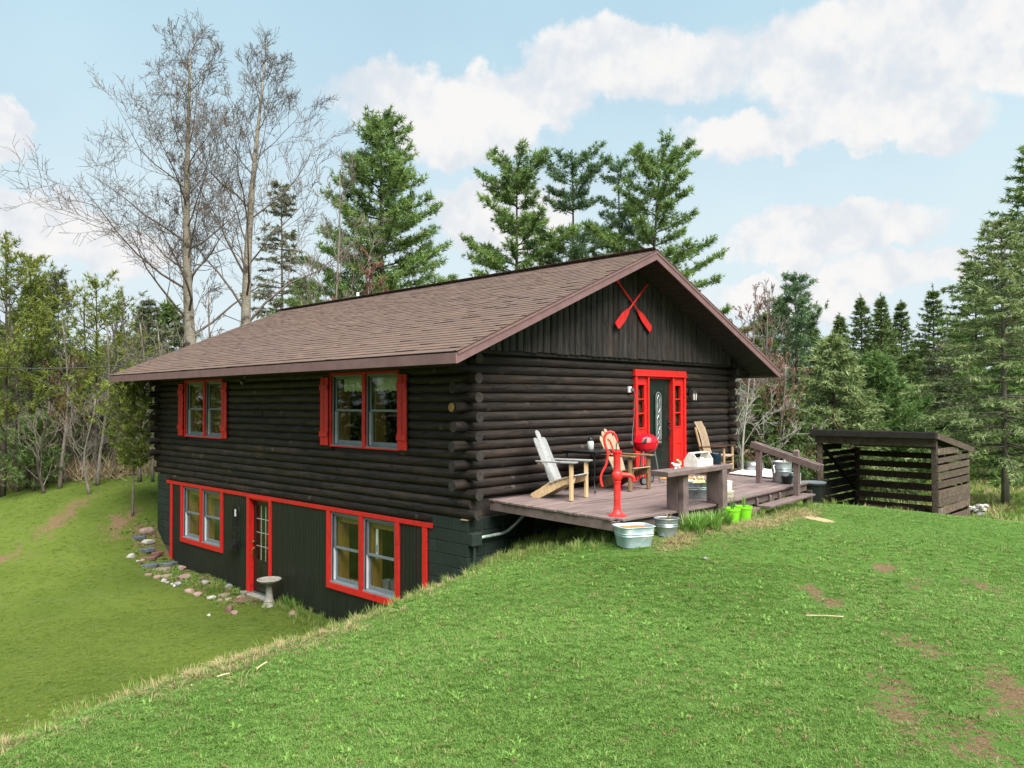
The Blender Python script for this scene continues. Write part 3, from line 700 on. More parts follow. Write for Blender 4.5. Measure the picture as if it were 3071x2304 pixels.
# basement wall: painted block at the ends, boards between
fw_ = MB(); plate_with_holes(fw_, .05, .2, .05, LL - .05, -3.0, -.30, LOW + [LDOOR]); found = fw_.build('foundation_wall', 'mortar', house)
MB().box(.05, LW - .05, .05, .2, -3.0, -.16).build('foundation_wall', 'mortar', house)
MB().box(.05, LW - .05, LL - .2, LL - .05, -3.0, -.16).build('foundation_wall', 'mortar', house)
MB().box(LW - .2, LW - .05, .05, LL - .05, -3.0, -.16).build('foundation_wall', 'mortar', house)
bmesh_cache = {}
def block(parent, x0, x1, y0, y1, z0, z1):
    MB().box(x0, x1, y0, y1, z0, z1).build('block', 'block_paint', parent, bevel=.006)
for c in range(9):
    z1 = -.158 - c * .203; z0 = z1 - .196
    if z0 < -2.7: break
    offs = 0 if c % 2 == 0 else .2
    # near corner, long side, up to the red post
    ys = [.0, .395 - (.2 if c % 2 else 0), .79 - (.2 if c % 2 else 0), .99] if True else []
    ys = sorted({y for y in ys if y >= 0})
    for a, b in zip(ys[:-1], ys[1:]):
        if c == 0 and a > .2 and False: continue
        block(found, .025, .06, a + .004, b - .004, z0, z1 if c else min(z1, -.158))
    ys = [11.47, 11.9 - offs / 2, LL]
    for a, b in zip(ys[:-1], ys[1:]): block(found, .025, .06, a + .004, b - .004, z0, z1)
    if c < 4:      # gable side below the logs
        xs = [.0 + .06, .40 - offs / 2, .80, 1.2 - offs / 2, 1.6]
        for a, b in zip(xs[:-1], xs[1:]): block(found, a + .004, b - .004, .0, .04, z0, z1)
MB().box(-.01, .12, -.005, .14, -.17, -.155).build('sill_seal', 'tan_board', found)
y = .99; sid = part('siding', house)
while y < 11.47:
    b = min(y + .1016, 11.47)
    seg = [(-2.75, -.395)]
    for h in LOW + [LDOOR]:
        if h[0] - .02 < (y + b) / 2 < h[1] + .02: seg = [q for s in seg for q in ((s[0], min(s[1], h[2])), (max(s[0], h[3]), s[1])) if q[1] - q[0] > .02]
    for s in seg:
        m = MB().box(-.007, .007, -.0462, .0462, 0, s[1] - s[0]); m.build('siding_board', 'siding', sid, loc=(.033, (y + b) / 2, s[0]))
    y += .1016
# red bands and posts
def red(name, x0, x1, y0, y1, z0, z1, par=None): return MB().box(x0, x1, y0, y1, z0, z1).build(name, 'red_paint', par or house, bevel=.004)
red('trim_band', -.004, .02, .85, 11.69, -.385, -.305)
red('corner_trim', -.0, .022, .995, 1.125, -2.0, -.388); red('corner_trim', -.0, .022, 11.335, 11.455, -2.6, -.388)
def casing_low(y0, y1, z0, z1, m0, m1):
    red('window_casing', -.006, .05, y0, y0 + .12, z0, -.388); red('window_casing', -.006, .05, y1 - .12, y1, z0, -.388)
    red('window_casing', -.008, .05, y0, y1, z0 - .12, z0 - .001)
    red('window_casing', -.002, .05, m0, m1, z0, -.388)
casing_low(1.755, 4.055, -1.75, 0, 2.855, 2.975); casing_low(8.475, 10.81, -1.68, 0, 9.59, 9.71)

def window(y0, y1, z0, z1, screen=False):
    """double-hung sash window in the long wall between y0 and y1"""
    w_ = part('window', house); zm = z0 + (z1 - z0) * .5
    f = MB()
    f.box(.03, .14, y0, y0 + .035, z0, z1).box(.03, .14, y1 - .035, y1, z0, z1).box(.03, .14, y0 + .035, y1 - .035, z1 - .035, z1)
    f.hexa([(.005, y0, z0 - .004), (.14, y0, z0 + .0), (.14, y1, z0 + .0), (.005, y1, z0 - .004)], [(.005, y0, z0 + .022), (.14, y0, z0 + .04), (.14, y1, z0 + .04), (.005, y1, z0 + .022)])
    f.build('frame', 'vinyl_grey', w_, bevel=.003)
    MB().box(.034, .055, y0 + .036, y0 + .05, z0 + .04, z1 - .036).box(.034, .052, y1 - .056, y1 - .036, z0 + .04, z1 - .036).build('track', 'vinyl_dark', w_)
    MB().box(.055, .10, y1 - .060, y1 - .036, z0 + .04, zm - .02).box(.055, .10, y0 + .036, y0 + .046, z0 + .04, zm - .02).build('liner', 'vinyl_white', w_)
    for nm, a, b, xx in (('upper_sash', zm - .02, z1 - .036, .062), ('lower_sash', z0 + .03, zm + .02, .098)):
        s = MB(); q = .042; ya, yb = y0 + .052, y1 - .062
        s.box(xx, xx + .03, ya, ya + q, a, b).box(xx, xx + .03, yb - q, yb, a, b).box(xx, xx + .03, ya + q, yb - q, b - q, b).box(xx, xx + .03, ya + q, yb - q, a, a + (q if nm[0] == 'u' else q + .03))
        so = s.build(nm, 'vinyl_grey', w_, bevel=.003)
        MB().box(xx + .012, xx + .016, ya + q - .005, yb - q + .005, a + q - .005, b - q + .005).build('pane', 'glass', w_)
    return w_
window(1.885, 2.853, -1.75, -.40); window(2.977, 3.935, -1.75, -.40)
window(8.595, 9.588, -1.68, -.40); window(9.712, 10.69, -1.68, -.40)
for y0, y1, m0, m1 in ((1.80, 3.90, 2.77, 2.87), (8.56, 10.55, 9.44, 9.545)):
    red('window_casing', -.012, .06, y0, y1, .865, .89); red('window_casing', -.006, .06, m0, m1, .891, 2.285)
    red('window_casing', -.008, .06, y1, y1 + .05, .865, 2.285); red('window_casing', -.008, .06, y0 - .05, y0, .865, 2.285)
    red('window_casing', -.0, .06, y0, y1, 2.245, 2.29)
    window(y0, m0, .892, 2.243); window(m1, y1, .892, 2.243)
def shutter(y0, y1, z0, z1):
    s = part('shutter', house); m = (y0 + y1) / 2
    for a, b in ((y0, m - .006), (m + .006, y1)): MB().box(-.035, -.012, a, b, z0, z1).build('board', 'red_paint', s, bevel=.003)
    MB().box(-.012, .02, y0 + .02, y1 - .02, z0 + .02, z1 - .02).build('spacer', 'log_end', s)
    for zc in (z0 + .22, z1 - .20): MB().box(-.058, -.035, y0 - .012, y1 + .006, zc - .05, zc + .05).build('batten', 'red_paint', s, bevel=.003)
shutter(3.965, 4.235, .885, 2.21); shutter(1.50, 1.76, .885, 2.21); shutter(10.64, 10.91, .885, 2.20); shutter(8.24, 8.51, .885, 2.20)

# rooms behind the glass
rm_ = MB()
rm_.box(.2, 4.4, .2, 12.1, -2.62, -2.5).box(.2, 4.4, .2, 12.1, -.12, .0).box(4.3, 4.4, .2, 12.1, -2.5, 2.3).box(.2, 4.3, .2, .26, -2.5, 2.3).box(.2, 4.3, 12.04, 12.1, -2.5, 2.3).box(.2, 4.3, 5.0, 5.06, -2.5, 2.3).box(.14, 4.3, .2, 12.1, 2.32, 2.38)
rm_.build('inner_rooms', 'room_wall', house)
it = MB()
for ya, yb, z0, z1 in ((1.885, 2.853, -1.75, -.40), (2.977, 3.935, -1.75, -.40), (8.595, 9.588, -1.68, -.40), (9.712, 10.69, -1.68, -.40), (1.80, 2.77, .892, 2.243), (2.87, 3.90, .892, 2.243), (8.56, 9.44, .892, 2.243), (9.545, 10.55, .892, 2.243)):
    it.box(.145, .36, yb - .13, yb - .04, z0, z1).box(.145, .20, ya + .01, ya + .07, z0, z1).box(.145, .44, ya, yb, z0 - .03, z0 + .01)
    if z0 < 0: it.box(.145, .36, ya + .07, yb - .13, z1 - .19, z1 - .07)
it.build('inner_casing', 'pine_trim', house)

# walk-out door
dr = part('basement_door', house); y0, y1, z0, z1 = LDOOR
red('door_casing', -.012, .03, 7.175, 7.285, -2.47, -.345); red('door_casing', -.014, .03, 6.215, 6.295, -2.47, -.345); red('door_casing', -.016, .03, 6.295, 7.175, -.40, -.3451)
red('door_jamb', .031, .16, 7.18, 7.22, -2.47, -.40); red('door_jamb', .031, .16, 6.28, 6.315, -2.47, -.40); red('door_jamb', .031, .16, 6.316, 7.179, -.44, -.402)
lf = MB(); plate_with_holes(lf, .11, .15, 6.318, 7.178, -2.45, -.445, [(6.45, 7.05, -1.75, -.55)]); lf.build('leaf', 'door_green', dr, bevel=.003)
mu = MB()
for i in range(1, 3): mu.box(.113, .13, 6.45 + .2 * i - .006, 6.45 + .2 * i + .006, -1.75, -.55)
for i in range(1, 4): mu.box(.1135, .1295, 6.45, 7.05, -1.75 + .3 * i - .006, -1.75 + .3 * i + .006)
mu.build('muntins', 'lead_came', dr)
for i in range(3):
    for j in range(4): MB().box(.118, .122, 6.456 + .2 * i, 6.644 + .2 * i, -1.744 + .3 * j, -1.456 + .3 * j).build('pane', 'glass', dr)
MB().box(.104, .112, 6.46, 6.70, -2.33, -1.90).box(.104, .112, 6.80, 7.04, -2.33, -1.90).build('panel', 'door_green', dr, bevel=.004)
MB().lathe([(0, -.03), (.024, -.02), (.028, 0), (.02, .02), (0, .03)], 12, (.075, 7.125, -1.37)).tube([(.11, 7.125, -1.37), (.08, 7.125, -1.37)], .012, 8).build('knob', 'brass', dr, True)
MB().tube([(.11, 7.125, -1.5), (.06, 7.125, -1.53), (.055, 7.125, -1.62), (.075, 7.125, -1.70), (.11, 7.125, -1.72)], .011, 8).build('handle', 'brass', dr, True)
MB().box(-.13, .14, 6.16, 7.34, -2.58, -2.472).build('door_sill', 'concrete', house, bevel=.01)

# front door with sidelights
fd = part('front_door', house)
def rb(x0, x1, y0, y1, z0, z1, nm='surround', par=None): return red(nm, x0, x1, y0, y1, z0, z1, par or fd)
rb(4.53, 6.42, -.05, .02, 2.245, 2.37); rb(4.51, 6.44, -.062, .02, 2.235, 2.258)
rb(4.545, 4.605, -.045, .1, .12, 2.2345); rb(6.345, 6.405, -.045, .1, .12, 2.2345)
rb(4.985, 5.035, -.04, .1, .12, 2.2345); rb(5.905, 5.955, -.04, .1, .12, 2.2345); rb(5.036, 5.904, .0, .1, 2.19, 2.234)
for x0, x1 in ((4.606, 4.984), (5.956, 6.344)):
    a, b = x0 + .06, x1 - .10
    m = MB(); plate_with_holes(m, -.0, .05, x0, x1, .12, 2.234, [(a, b, 1.19, 2.06)], 'y'); m.build('sidelight', 'red_paint', fd)
    MB().box(a - .025, b + .025, -.014, .0, 1.165, 1.19).box(a - .025, b + .025, -.014, .0, 2.06, 2.085).box(a - .025, a, -.014, .0, 1.19, 2.06).box(b, b + .025, -.014, .0, 1.19, 2.06).build('glazing_bead', 'red_paint', fd)
    for i in range(3): MB().box(a, b, .02, .025, 1.19 + .29 * i + .006, 1.48 + .29 * i - .006).build('pane', 'glass', fd)
    for i in (1, 2): MB().box(a, b, -.004, .04, 1.19 + .29 * i - .012, 1.19 + .29 * i + .012).build('muntin', 'red_paint', fd)
    MB().box(a - .02, b + .02, -.012, 0, .82, .85).box(a - .02, b + .02, -.012, 0, .25, .28).box(a - .02, a, -.012, 0, .28, .82).box(b, b + .02, -.012, 0, .28, .82).build('panel_bead', 'red_paint', fd)
    MB().box(x0, x1, .09, .10, 1.1, 2.15).build('backing', 'room_wall', fd)
lf = MB().box(5.04, 5.90, .055, .095, .13, 2.185).build('leaf', 'door_green', fd, bevel=.003)
dg = MB()
def arch(xc, hw, zb_, zt, n=10):
    return [(xc - hw, zb_), (xc + hw, zb_)] + [(xc + hw * math.cos(PI * i / n), zt - hw + hw * math.sin(PI * i / n)) for i in range(n + 1)]
XC = 5.47
def ring(mb, hw0, hw1, za, zt, y0_, y1_):
    A = arch(XC, hw0, za, zt); B = arch(XC, hw1, za + (hw0 - hw1), zt - (hw0 - hw1)); n = len(A)
    for i in range(n):
        j = (i + 1) % n
        mb.hexa([(A[i][0], y1_, A[i][1]), (A[j][0], y1_, A[j][1]), (B[j][0], y1_, B[j][1]), (B[i][0], y1_, B[i][1])], [(A[i][0], y0_, A[i][1]), (A[j][0], y0_, A[j][1]), (B[j][0], y0_, B[j][1]), (B[i][0], y0_, B[i][1])])
ring(dg, .155, .12, .80, 1.98, .03, .056); dg.build('glass_rim', 'door_green', fd)
MB().prism(arch(XC, .12, .835, 1.945), lambda u, v, w_: (u, w_, v), .05, .0535).build('glass_back', 'stone_slate', fd)
MB().prism(arch(XC, .119, .836, 1.944), lambda u, v, w_: (u, w_, v), .040, .043).build('pane', 'glass', fd)
cm = MB(); ring(cm, .098, .09, .86, 1.92, .036, .0395)
def came(pts): cm.tube([(XC + u, .037, z) for u, z in pts], .0035, 4)
for s in (-1, 1):
    came([(s * .05, .88), (s * .05, 1.8)])
    came([(0, 1.86), (s * .045, 1.78), (s * .02, 1.68), (s * .05, 1.58), (0, 1.48)])
    came([(0, 1.44), (s * .05, 1.36), (s * .03, 1.27), (s * .055, 1.2), (0, 1.12)])
    came([(0, 1.10), (s * .03, 1.04), (0, .97), (s * .045, .93), (0, .88)])
cm.build('lead_came', 'lead_came', fd)
pn = MB()
for x0, x1, za, zb_ in ((5.12, 5.42, .22, .34), (5.12, 5.40, .40, .70), (5.54, 5.82, .40, .70), (5.54, 5.82, .22, .34), (5.11, 5.27, .95, 1.55), (5.67, 5.83, .95, 1.55), (5.11, 5.25, 1.62, 2.08), (5.69, 5.83, 1.62, 2.08)):
    pn.box(x0, x1, .046, .056, za, zb_)
pn.build('raised_panel', 'door_green', fd, bevel=.008)
MB().tube([(5.83, .05, 1.0), (5.83, .0, 1.03), (5.83, -.005, 1.12), (5.83, .05, 1.17)], .012, 8).lathe([(0, -.03), (.028, 0), (0, .03)], 10, (5.83, .01, 1.27)).box(5.805, 5.855, .04, .055, .9, 1.32).build('handle', 'iron', fd, True)
MB().box(5.037, 5.903, -.10, .054, .125, .175).build('threshold', 'aluminium', fd, bevel=.004)
# ------------------------------------------------------------------ deck
def hit(u, v):                     # where the sight line through photo pixel (u, v) meets the ground
    d = FW + rt2 * ((u - 1535.5) / FPX) + up2 * ((1152 - v) / FPX)
    tt = np.linspace(2, 60, 2500); X = CAM[0] + d[0] * tt; Y = CAM[1] + d[1] * tt; Zz = CAM[2] + d[2] * tt
    k = np.argmax(Zz < ground(X, Y)); return float(X[k]), float(Y[k]), float(ground(X[k:k + 1], Y[k:k + 1])[0])
def dz(y): return .15 + .027 * y
def gz(x, y): return float(ground(np.array([x]), np.array([y]))[0])
deck = thing('deck', 'low plank deck with faded mauve-brown paint in front of the gable wall', 'deck')
NB = 18
def edge_y(x):       # front edge: bulges a little at the bench
    return -2.70 + (-2.83 + 2.70) * (x - .4) / 2.35 if x < 2.75 else -2.83 + (-2.44 + 2.83) * (x - 2.75) / 4.4
def by(i, x): return -.075 + (edge_y(x) + .075) * i / NB
for i in range(NB):
    x0 = .40 + rnd.uniform(-.012, .012); x1 = 7.18 + rnd.uniform(-.015, .015)
    if i == NB - 1: x0 = .50
    js = [x0, rnd.uniform(2.2, 4.8), x1]
    for a, b in zip(js[:-1], js[1:]):
        m = MB(); g_ = .0065; sub = [a + .001] + [q for q in (1.5, 2.75, 4, 5.5) if a + .3 < q < b - .3] + [b - .001]
        if i == 0: pass
        n = len(sub); lo = []; hi = []
        for xx in sub:
            ya, yb = by(i, xx) - g_, by(i + 1, xx) + g_
            if i == NB - 1 and xx == sub[0] and a == x0: yb = yb + .0
            lo += [(xx, ya, dz(ya) - .034), (xx, yb, dz(yb) - .034)]; hi += [(xx, ya, dz(ya)), (xx, yb, dz(yb))]
        o_ = n * 2; v = lo + hi; f = [(0, 1, o_ + 1, o_), (o_ - 2, o_ + o_ - 2, o_ + o_ - 1, o_ - 1)]
        for k in range(n - 1):
            p, q = 2 * k, 2 * k + 2
            f += [(p, q, q + 1, p + 1), (o_ + p, o_ + p + 1, o_ + q + 1, o_ + q), (p, o_ + p, o_ + q, q), (p + 1, q + 1, o_ + q + 1, o_ + p + 1)]
        c = ((a + b) / 2, (by(i, (a + b) / 2)), 0); m.add([(q[0] - c[0], q[1] - c[1], q[2]) for q in v], f)
        m.build('deck_board', 'deck_paint', deck, loc=c, bevel=.004)
def rim(p, q, zt, h=.14, t=.038, nm='rim_joist', mt='deck_trim', par=deck): return MB().bar((p[0], p[1], zt[0] - h / 2), (q[0], q[1], zt[1] - h / 2), t, h).build(nm, mt, par, bevel=.003)
rim((.44, -.1), (.44, -2.60), (dz(-.1) - .036, dz(-2.6) - .036)); rim((.46, -2.615), (2.75, -2.735), (.044, .042)); rim((2.75, -2.735), (7.12, -2.36), (.042, .05)); rim((7.13, -.1), (7.13, -2.38), (.11, .05))
for x in np.arange(.95, 7.0, .55): rim((x, -.1), (x, edge_y(x) + .13), (dz(-.1) - .036, dz(-2.6) - .036), nm='joist', mt='deck_under')
for x in (2.6, 4.8, 7.0):
    for y in (-1.2, -2.5): MB().box(x - .045, x + .045, y - .045, y + .045, gz(x, y) - .15, dz(y) - .15).build('support_post', 'deck_under', deck)
# step hung off the front edge
stp = part('step', deck)
p0 = np.array((4.35, -2.98)); p1 = np.array((6.55, -2.80))
MB().bar((4.35, -2.86, -.105), (6.6, -2.67, -.10), .24, .04).build('tread', 'deck_trim', stp, bevel=.006)
for t, xx in enumerate((3.62, 4.55, 5.15, 5.62, 6.62)):
    y = edge_y(xx); z1 = dz(y) - .045
    poly = [(.0, z1), (-.05, z1), (-.09, z1 - .05), (-.09, -.126), (-.0, -.126)] if t else [(.0, z1), (-.05, z1), (-.09, z1 - .05), (-.09, -.30), (-.0, -.30)]
    MB().prism([(y + .11 + u, v) for u, v in poly], lambda u, v, w_, xx=xx: (xx + w_, u, v), -.03, .03).build('stringer', 'deck_trim', stp, bevel=.008)
# stair rail
rl = part('stair_rail', deck)
def post(x, y, zb_, zt, w_=.095):
    h = w_ / 2; MB().hexa([(x - h, y - h, zb_), (x + h, y - h, zb_), (x + h, y + h, zb_), (x - h, y + h, zb_)], [(x - h, y - h, zt - .035), (x + h, y - h, zt - .035), (x + h, y + h, zt - .035), (x - h, y + h, zt - .035)]).hexa(
        [(x - h, y - h, zt - .0349), (x + h, y - h, zt - .0349), (x + h, y + h, zt - .0349), (x - h, y + h, zt - .0349)], [(x - h * .45, y - h * .45, zt), (x + h * .45, y - h * .45, zt), (x + h * .45, y + h * .45, zt), (x - h * .45, y + h * .45, zt)]).build('post', 'deck_trim', rl)
post(6.12, -1.87, dz(-1.87), .90); post(6.08, -2.66, -.09, .80)
for s in (-.068, .068): MB().bar((6.14 + s, -1.72, .865), (6.07 + s, -3.14, .47), .04, .125).build('rail', 'deck_trim', rl, bevel=.006)

# ------------------------------------------------------------------ furniture on the deck
def adirondack(label, x, y, rz, legs, seat, back, fan):
    z = dz(y)
    t = thing('adirondack_chair', label, 'chair', (x, y, z), rz)
    W_ = .28
    for s in (-1, 1):
        MB().box(s * W_ - .045, s * W_ + .045, -.33, -.29, 0, .60).build('front_leg', legs, t, bevel=.004)
        poly = [(.42, .0), (.47, .03), (.46, .07), (.30, .16), (.10, .285), (-.16, .37), (-.30, .395), (-.345, .36), (-.33, .28), (-.15, .235), (.30, .0)]
        xx = s * (W_ - .065 if not fan else W_ - .055)
        MB().prism(poly, lambda u, v, w_, xx=xx: (xx + w_, u, v), -.018, .018).build('side_stringer', legs, t, bevel=.003)
        MB().prism([(s * (W_ - .075), -.40), (s * (W_ + .075), -.40), (s * (W_ + .085), -.2), (s * (W_ + .055), .30), (s * (W_ - .005), .36), (s * (W_ - .04), .30), (s * (W_ - .075), -.2)], lambda u, v, w_: (u, v, w_), .60, .625).build('arm', seat if not fan else legs, t, bevel=.004)
    MB().bar((-W_ - .03, .27, .58), (W_ + .03, .27, .58), .05, .03).build('back_rail', legs, t)
    ns = 6
    for i in range(ns):
        u = i / (ns - 1); y_ = -.335 + .42 * u; zz = .385 + .012 - .13 * max(0, u) ** 1.2 + (.0 if i else -.0)
        MB().bar((-W_ + .02, y_, zz), (W_ - .02, y_, zz), .068, .02, up=(0, .28, 1)).build('seat_slat', seat, t, bevel=.003)
    # back: slats leaning, tops cut to a curve
    nb = 5 if fan else 3; lean = .42
    for i in range(nb):
        c = (i - (nb - 1) / 2) / ((nb - 1) / 2)
        if fan: w0, w1, hgt = .062, .096, .93 - .14 * abs(c) ** 1.6; c0, c1 = c * .135, c * .205
        else: w0, w1, hgt = .143, .143, (.96, .83)[int(abs(c))]; c0, c1 = c * .145, c * .145
        n = 7; pl = [(c0 - w0 / 2, 0), (c0 + w0 / 2, 0)]
        if fan: pl += [(c1 + w1 / 2, hgt - .05 - .03 * max(0, c)), (c1 + w1 * .3, hgt - .012 - .02 * max(0, c)), (c1, hgt), (c1 - w1 * .3, hgt - .012 + .02 * min(0, c)), (c1 - w1 / 2, hgt - .05 + .03 * min(0, c))]
        else:
            sh = .62 if c else .80; pl += [(c0 + w0 * .5, sh)] + [(c1 + w1 * .5 * math.cos(PI * k / n), hgt - w1 * .5 + w1 * .5 * math.sin(PI * k / n)) for k in range(0, n + 1)] + [(c0 - w0 * .5, sh)]
        def fn(u, v, w_): return (u, .09 + v * math.sin(lean) + w_ * math.cos(lean), .235 + v * math.cos(lean) - w_ * math.sin(lean))
        MB().prism(pl, fn, -.009 + .004 * abs(c), .009 + .004 * abs(c)).build('back_slat', back, t, bevel=.003)
    return t
def foot(): pass
adirondack('pale weathered adirondack chair with raw pine legs near the house corner', 1.45, -.75, R(14), 'raw_pine', 'grey_board', 'grey_board', False)
adirondack('brown fan-back adirondack chair behind the red water pump', 3.28, -.70, R(0), 'brown_board', 'tan_board', 'tan_board', True)

t = thing('side_table', 'square black metal patio table between the two adirondack chairs', 'table', (2.58, -.50, dz(-.5)))
MB().box(-.40, .40, -.38, .38, .705, .725).build('table_top', 'iron', t, bevel=.006)
MB().box(-.38, .38, -.365, -.35, .675, .704).box(-.38, .38, .35, .365, .675, .704).box(-.38, -.365, -.349, .349, .675, .704).box(.365, .38, -.349, .349, .675, .704).build('apron', 'iron', t)
for sx in (-1, 1):
    for sy in (-1, 1):
        MB().tube([(sx * .34, sy * .32, .70), (sx * .31, sy * .29, .45), (sx * .27, sy * .25, .22), (sx * .29, sy * .27, .08), (sx * .34, sy * .32, .012), (sx * .37, sy * .35, .02), (sx * .372, sy * .352, .05)], .011, 6).tube([(sx * .36, sy * .32, .70), (sx * .30, sy * .27, .22)], .008, 5).build('leg', 'iron', t, True)
MB().tube([(-.30, -.28, .40), (.30, .28, .40)], .007, 5).tube([(-.30, .28, .40), (.30, -.28, .395)], .007, 5).build('brace', 'iron', t)
t = thing('jar_lantern', 'small glass jar lantern with dark cap standing on the black patio table', 'lantern', (2.62, -.42, dz(-.5) + .726))
MB().lathe([(.052, 0), (.06, .01), (.06, .13), (.045, .155)], 14).build('jar', 'glass_jar', t, True)
MB().lathe([(.046, .155), (.05, .157), (.05, .185), (.035, .215), (0, .222)], 14).build('cap', 'plastic_black', t, True)
MB().tube([(-.05, 0, .17), (-.03, 0, .245), (0, 0, .262), (.03, 0, .245), (.05, 0, .17)], .004, 5).build('bail', 'iron', t)

# hand pump
PX, PY = .69, -2.45
t = thing('water_pump', 'tall red cast-iron hand water pump on the front corner of the deck', 'pump', (PX, PY, dz(PY)), -YAW)
def pz(px, py): return ((px - 1552) * .00098, 0, (1392 - py) * .00098 * .97)
MB().lathe([(.135, 0), (.135, .012), (.10, .02), (.07, .045), (.055, .09), (.052, .105), (.056, .108), (.056, .118), (.05, .122), (.05, .47), (.056, .474), (.056, .49), (.05, .495)], 22).build('column', 'pump_red', t, True)
MB().lathe([(.05, .495), (.066, .52), (.076, .56), (.076, .60), (.058, .635), (.05, .64), (.056, .645), (.056, .655), (.05, .66), (.05, .83), (.058, .86), (.06, .90), (.07, .905), (.07, .925), (.06, .93), (.0, .93)], 22).build('cylinder', 'pump_red', t, True)
MB().tube([(.05, 0, .585), (.13, 0, .582), (.19, 0, .575), (.225, 0, .555), (.24, 0, .52)], [.034, .032, .031, .03, .027], 12).build('spout', 'pump_red', t, True)
MB().lathe([(.028, .50), (.031, .506), (.031, .53)], 12, (.238, 0, -.012)).build('spout_lip', 'pump_red', t, True)
hp = [pz(*q) for q in ((1560, 260), (1535, 190), (1500, 140), (1450, 128), (1400, 150), (1370, 200), (1368, 270), (1385, 350), (1412, 420), (1416, 500), (1395, 620), (1340, 730), (1312, 800), (1315, 880), (1335, 955))]
MB().tube(hp, [.016, .018, .02, .02, .02, .02, .02, .02, .019, .019, .018, .017, .017, .018, .019], 9).build('handle', 'pump_red', t, True)
MB().tube([pz(1500, 455), pz(1482, 350), pz(1455, 280), pz(1420, 235)], .013, 8).tube([pz(1470, 470), pz(1440, 440), pz(1400, 410)], .014, 8).build('bracket', 'pump_red', t, True)
MB().tube([pz(1535, 440), pz(1545, 340), pz(1560, 262)], .007, 6).build('piston_rod', 'iron', t, True)
MB().tube([(pz(1560, 262)[0], -.03, pz(1560, 262)[2]), (pz(1560, 262)[0], .03, pz(1560, 262)[2])], .012, 8).build('pivot_bolt', 'pump_red', t, True)

# kettle grill
gx_, gy_ = 4.22, -.50
t = thing('kettle_grill', 'red kettle grill on silver legs beside the front door', 'grill', (gx_, gy_, dz(gy_)), R(-20))
MB().lathe([(0, .60), (.10, .605), (.19, .64), (.232, .70), (.245, .77), (.25, .785), (.244, .79), (.236, .78), (.21, .68)], 28, sy=.86).build('bowl', 'red_enamel', t, True)
MB().lathe([(.252, .792), (.256, .80), (.25, .815), (.225, .88), (.15, .935), (.06, .958), (0, .962)], 28, sy=.86).build('lid', 'red_enamel', t, True)
MB().prism([(-.20, .80), (.16, .80), (.10, .83), (.04, .875), (-.06, .895), (-.15, .87)], lambda u, v, w_: (u - .03, -.218 + w_ + .55 * (v - .80) * (1 if True else 0) + .9 * u * u, v), -.008, .0).build('lid_panel', 'plastic_black', t)
MB().tube([(.20, -.15, .83), (.24, -.18, .85), (.255, -.16, .84)], .012, 6).build('lid_handle', 'plastic_black', t)
for lx, ly in ((-.15, -.13), (.15, -.13), (.0, .17), (.16, .10)): MB().tube([(lx * .85, ly * .85, .63), (lx * 1.35, ly * 1.35, .02)], .014, 8).build('leg', 'aluminium', t, True)
for s in (-1, 1): MB().tube([(.0 + s * .0 - .22, -.18 + s * .012, .075), (-.22, -.18 + s * .012 + .03 * s, .075)], .075, 16).lathe([(.0, 0)], 3).build('wheel', 'plastic_grey', t) if False else None
for wx, wy in ((-.19, -.19), (.20, .14)):
    wm = MB().tube([(wx, wy - .025, .075), (wx, wy + .025, .075)], .075, 18).build('wheel', 'plastic_black', t, True)
    MB().tube([(wx, wy - .031, .075), (wx, wy - .026, .075)], .056, 16).build('hub', 'aluminium', t, True)
MB().tube([(-.19, -.16, .075), (.20, .14, .075)], .008, 6).build('axle', 'aluminium', t)
MB().lathe([(0, .50), (.05, .50), (.06, .56), (.05, .60)], 14).build('ash_cup', 'aluminium', t, True)
MB().bar((-.17, -.15, .33), (.19, .12, .33), .20, .012).build('lower_rack', 'iron', t)
MB().tube([(.30, -.05, .03), (.38, -.08, .02)], .014, 6).build('foot', 'plastic_black', t)

# hickory rocking chair
rx, ry = 6.86, -.46
t = thing('rocking_chair', 'rustic hickory rocking chair with slatted curved back right of the front door', 'rocking chair', (rx, ry, dz(ry)), R(12))
for s in (-1, 1):
    MB().tube([(s * .27, .16, .12), (s * .28, .20, .50), (s * .285, .33, 1.02)], [.028, .028, .024], 9).build('back_post', 'hickory', t, True)
    MB().tube([(s * .30, -.30, .07), (s * .30, -.30, .60)], [.028, .026], 9).build('front_post', 'hickory', t, True)
    MB().bar((s * .31, -.36, .62), (s * .30, .22, .60), .075, .028).build('arm', 'dark_rocker', t, bevel=.008)
    pl = [(-.48, .10), (-.30, .035), (-.05, .0), (.2, .02), (.45, .10), (.62, .20), (.60, .24), (.42, .16), (.2, .085), (-.05, .06), (-.28, .09), (-.46, .14)]
    MB().prism(pl, lambda u, v, w_, s=s: (s * .29 + w_, u, v), -.018, .018).build('rocker', 'dark_rocker', t, bevel=.004)
    MB().tube([(s * .30, -.30, .27), (s * .27, .17, .25)], .016, 7).build('side_rung', 'hickory', t)
for zz, yy, hw in ((.40, -.30, .3), (.22, -.30, .3), (.38, .19, .28), (.98, .32, .285)): MB().tube([(-hw, yy, zz), (hw, yy, zz)], .018, 7).build('rung', 'hickory', t, True)
for i in range(6):
    xx = -.20 + .08 * i
    pts = [(xx, .12, .39), (xx, .17, .52), (xx, .20, .68), (xx, .24, .85), (xx, .31, 1.02), (xx, .37, 1.14)]
    m = MB()
    for a, b in zip(pts[:-1], pts[1:]): m.bar(a, b, .058, .016, up=(0, 1, -.3))
    m.build('back_slat', 'tan_board', t)
for i in range(7):
    yy = -.31 + .07 * i; m = MB()
    for a, b in (((-.29, yy, .425), (0, yy, .405 - .02 * i / 6)), ((0, yy, .405 - .02 * i / 6), (.29, yy, .425))): m.bar(a, b, .058, .016)
    m.build('seat_slat', 'tan_board', t)

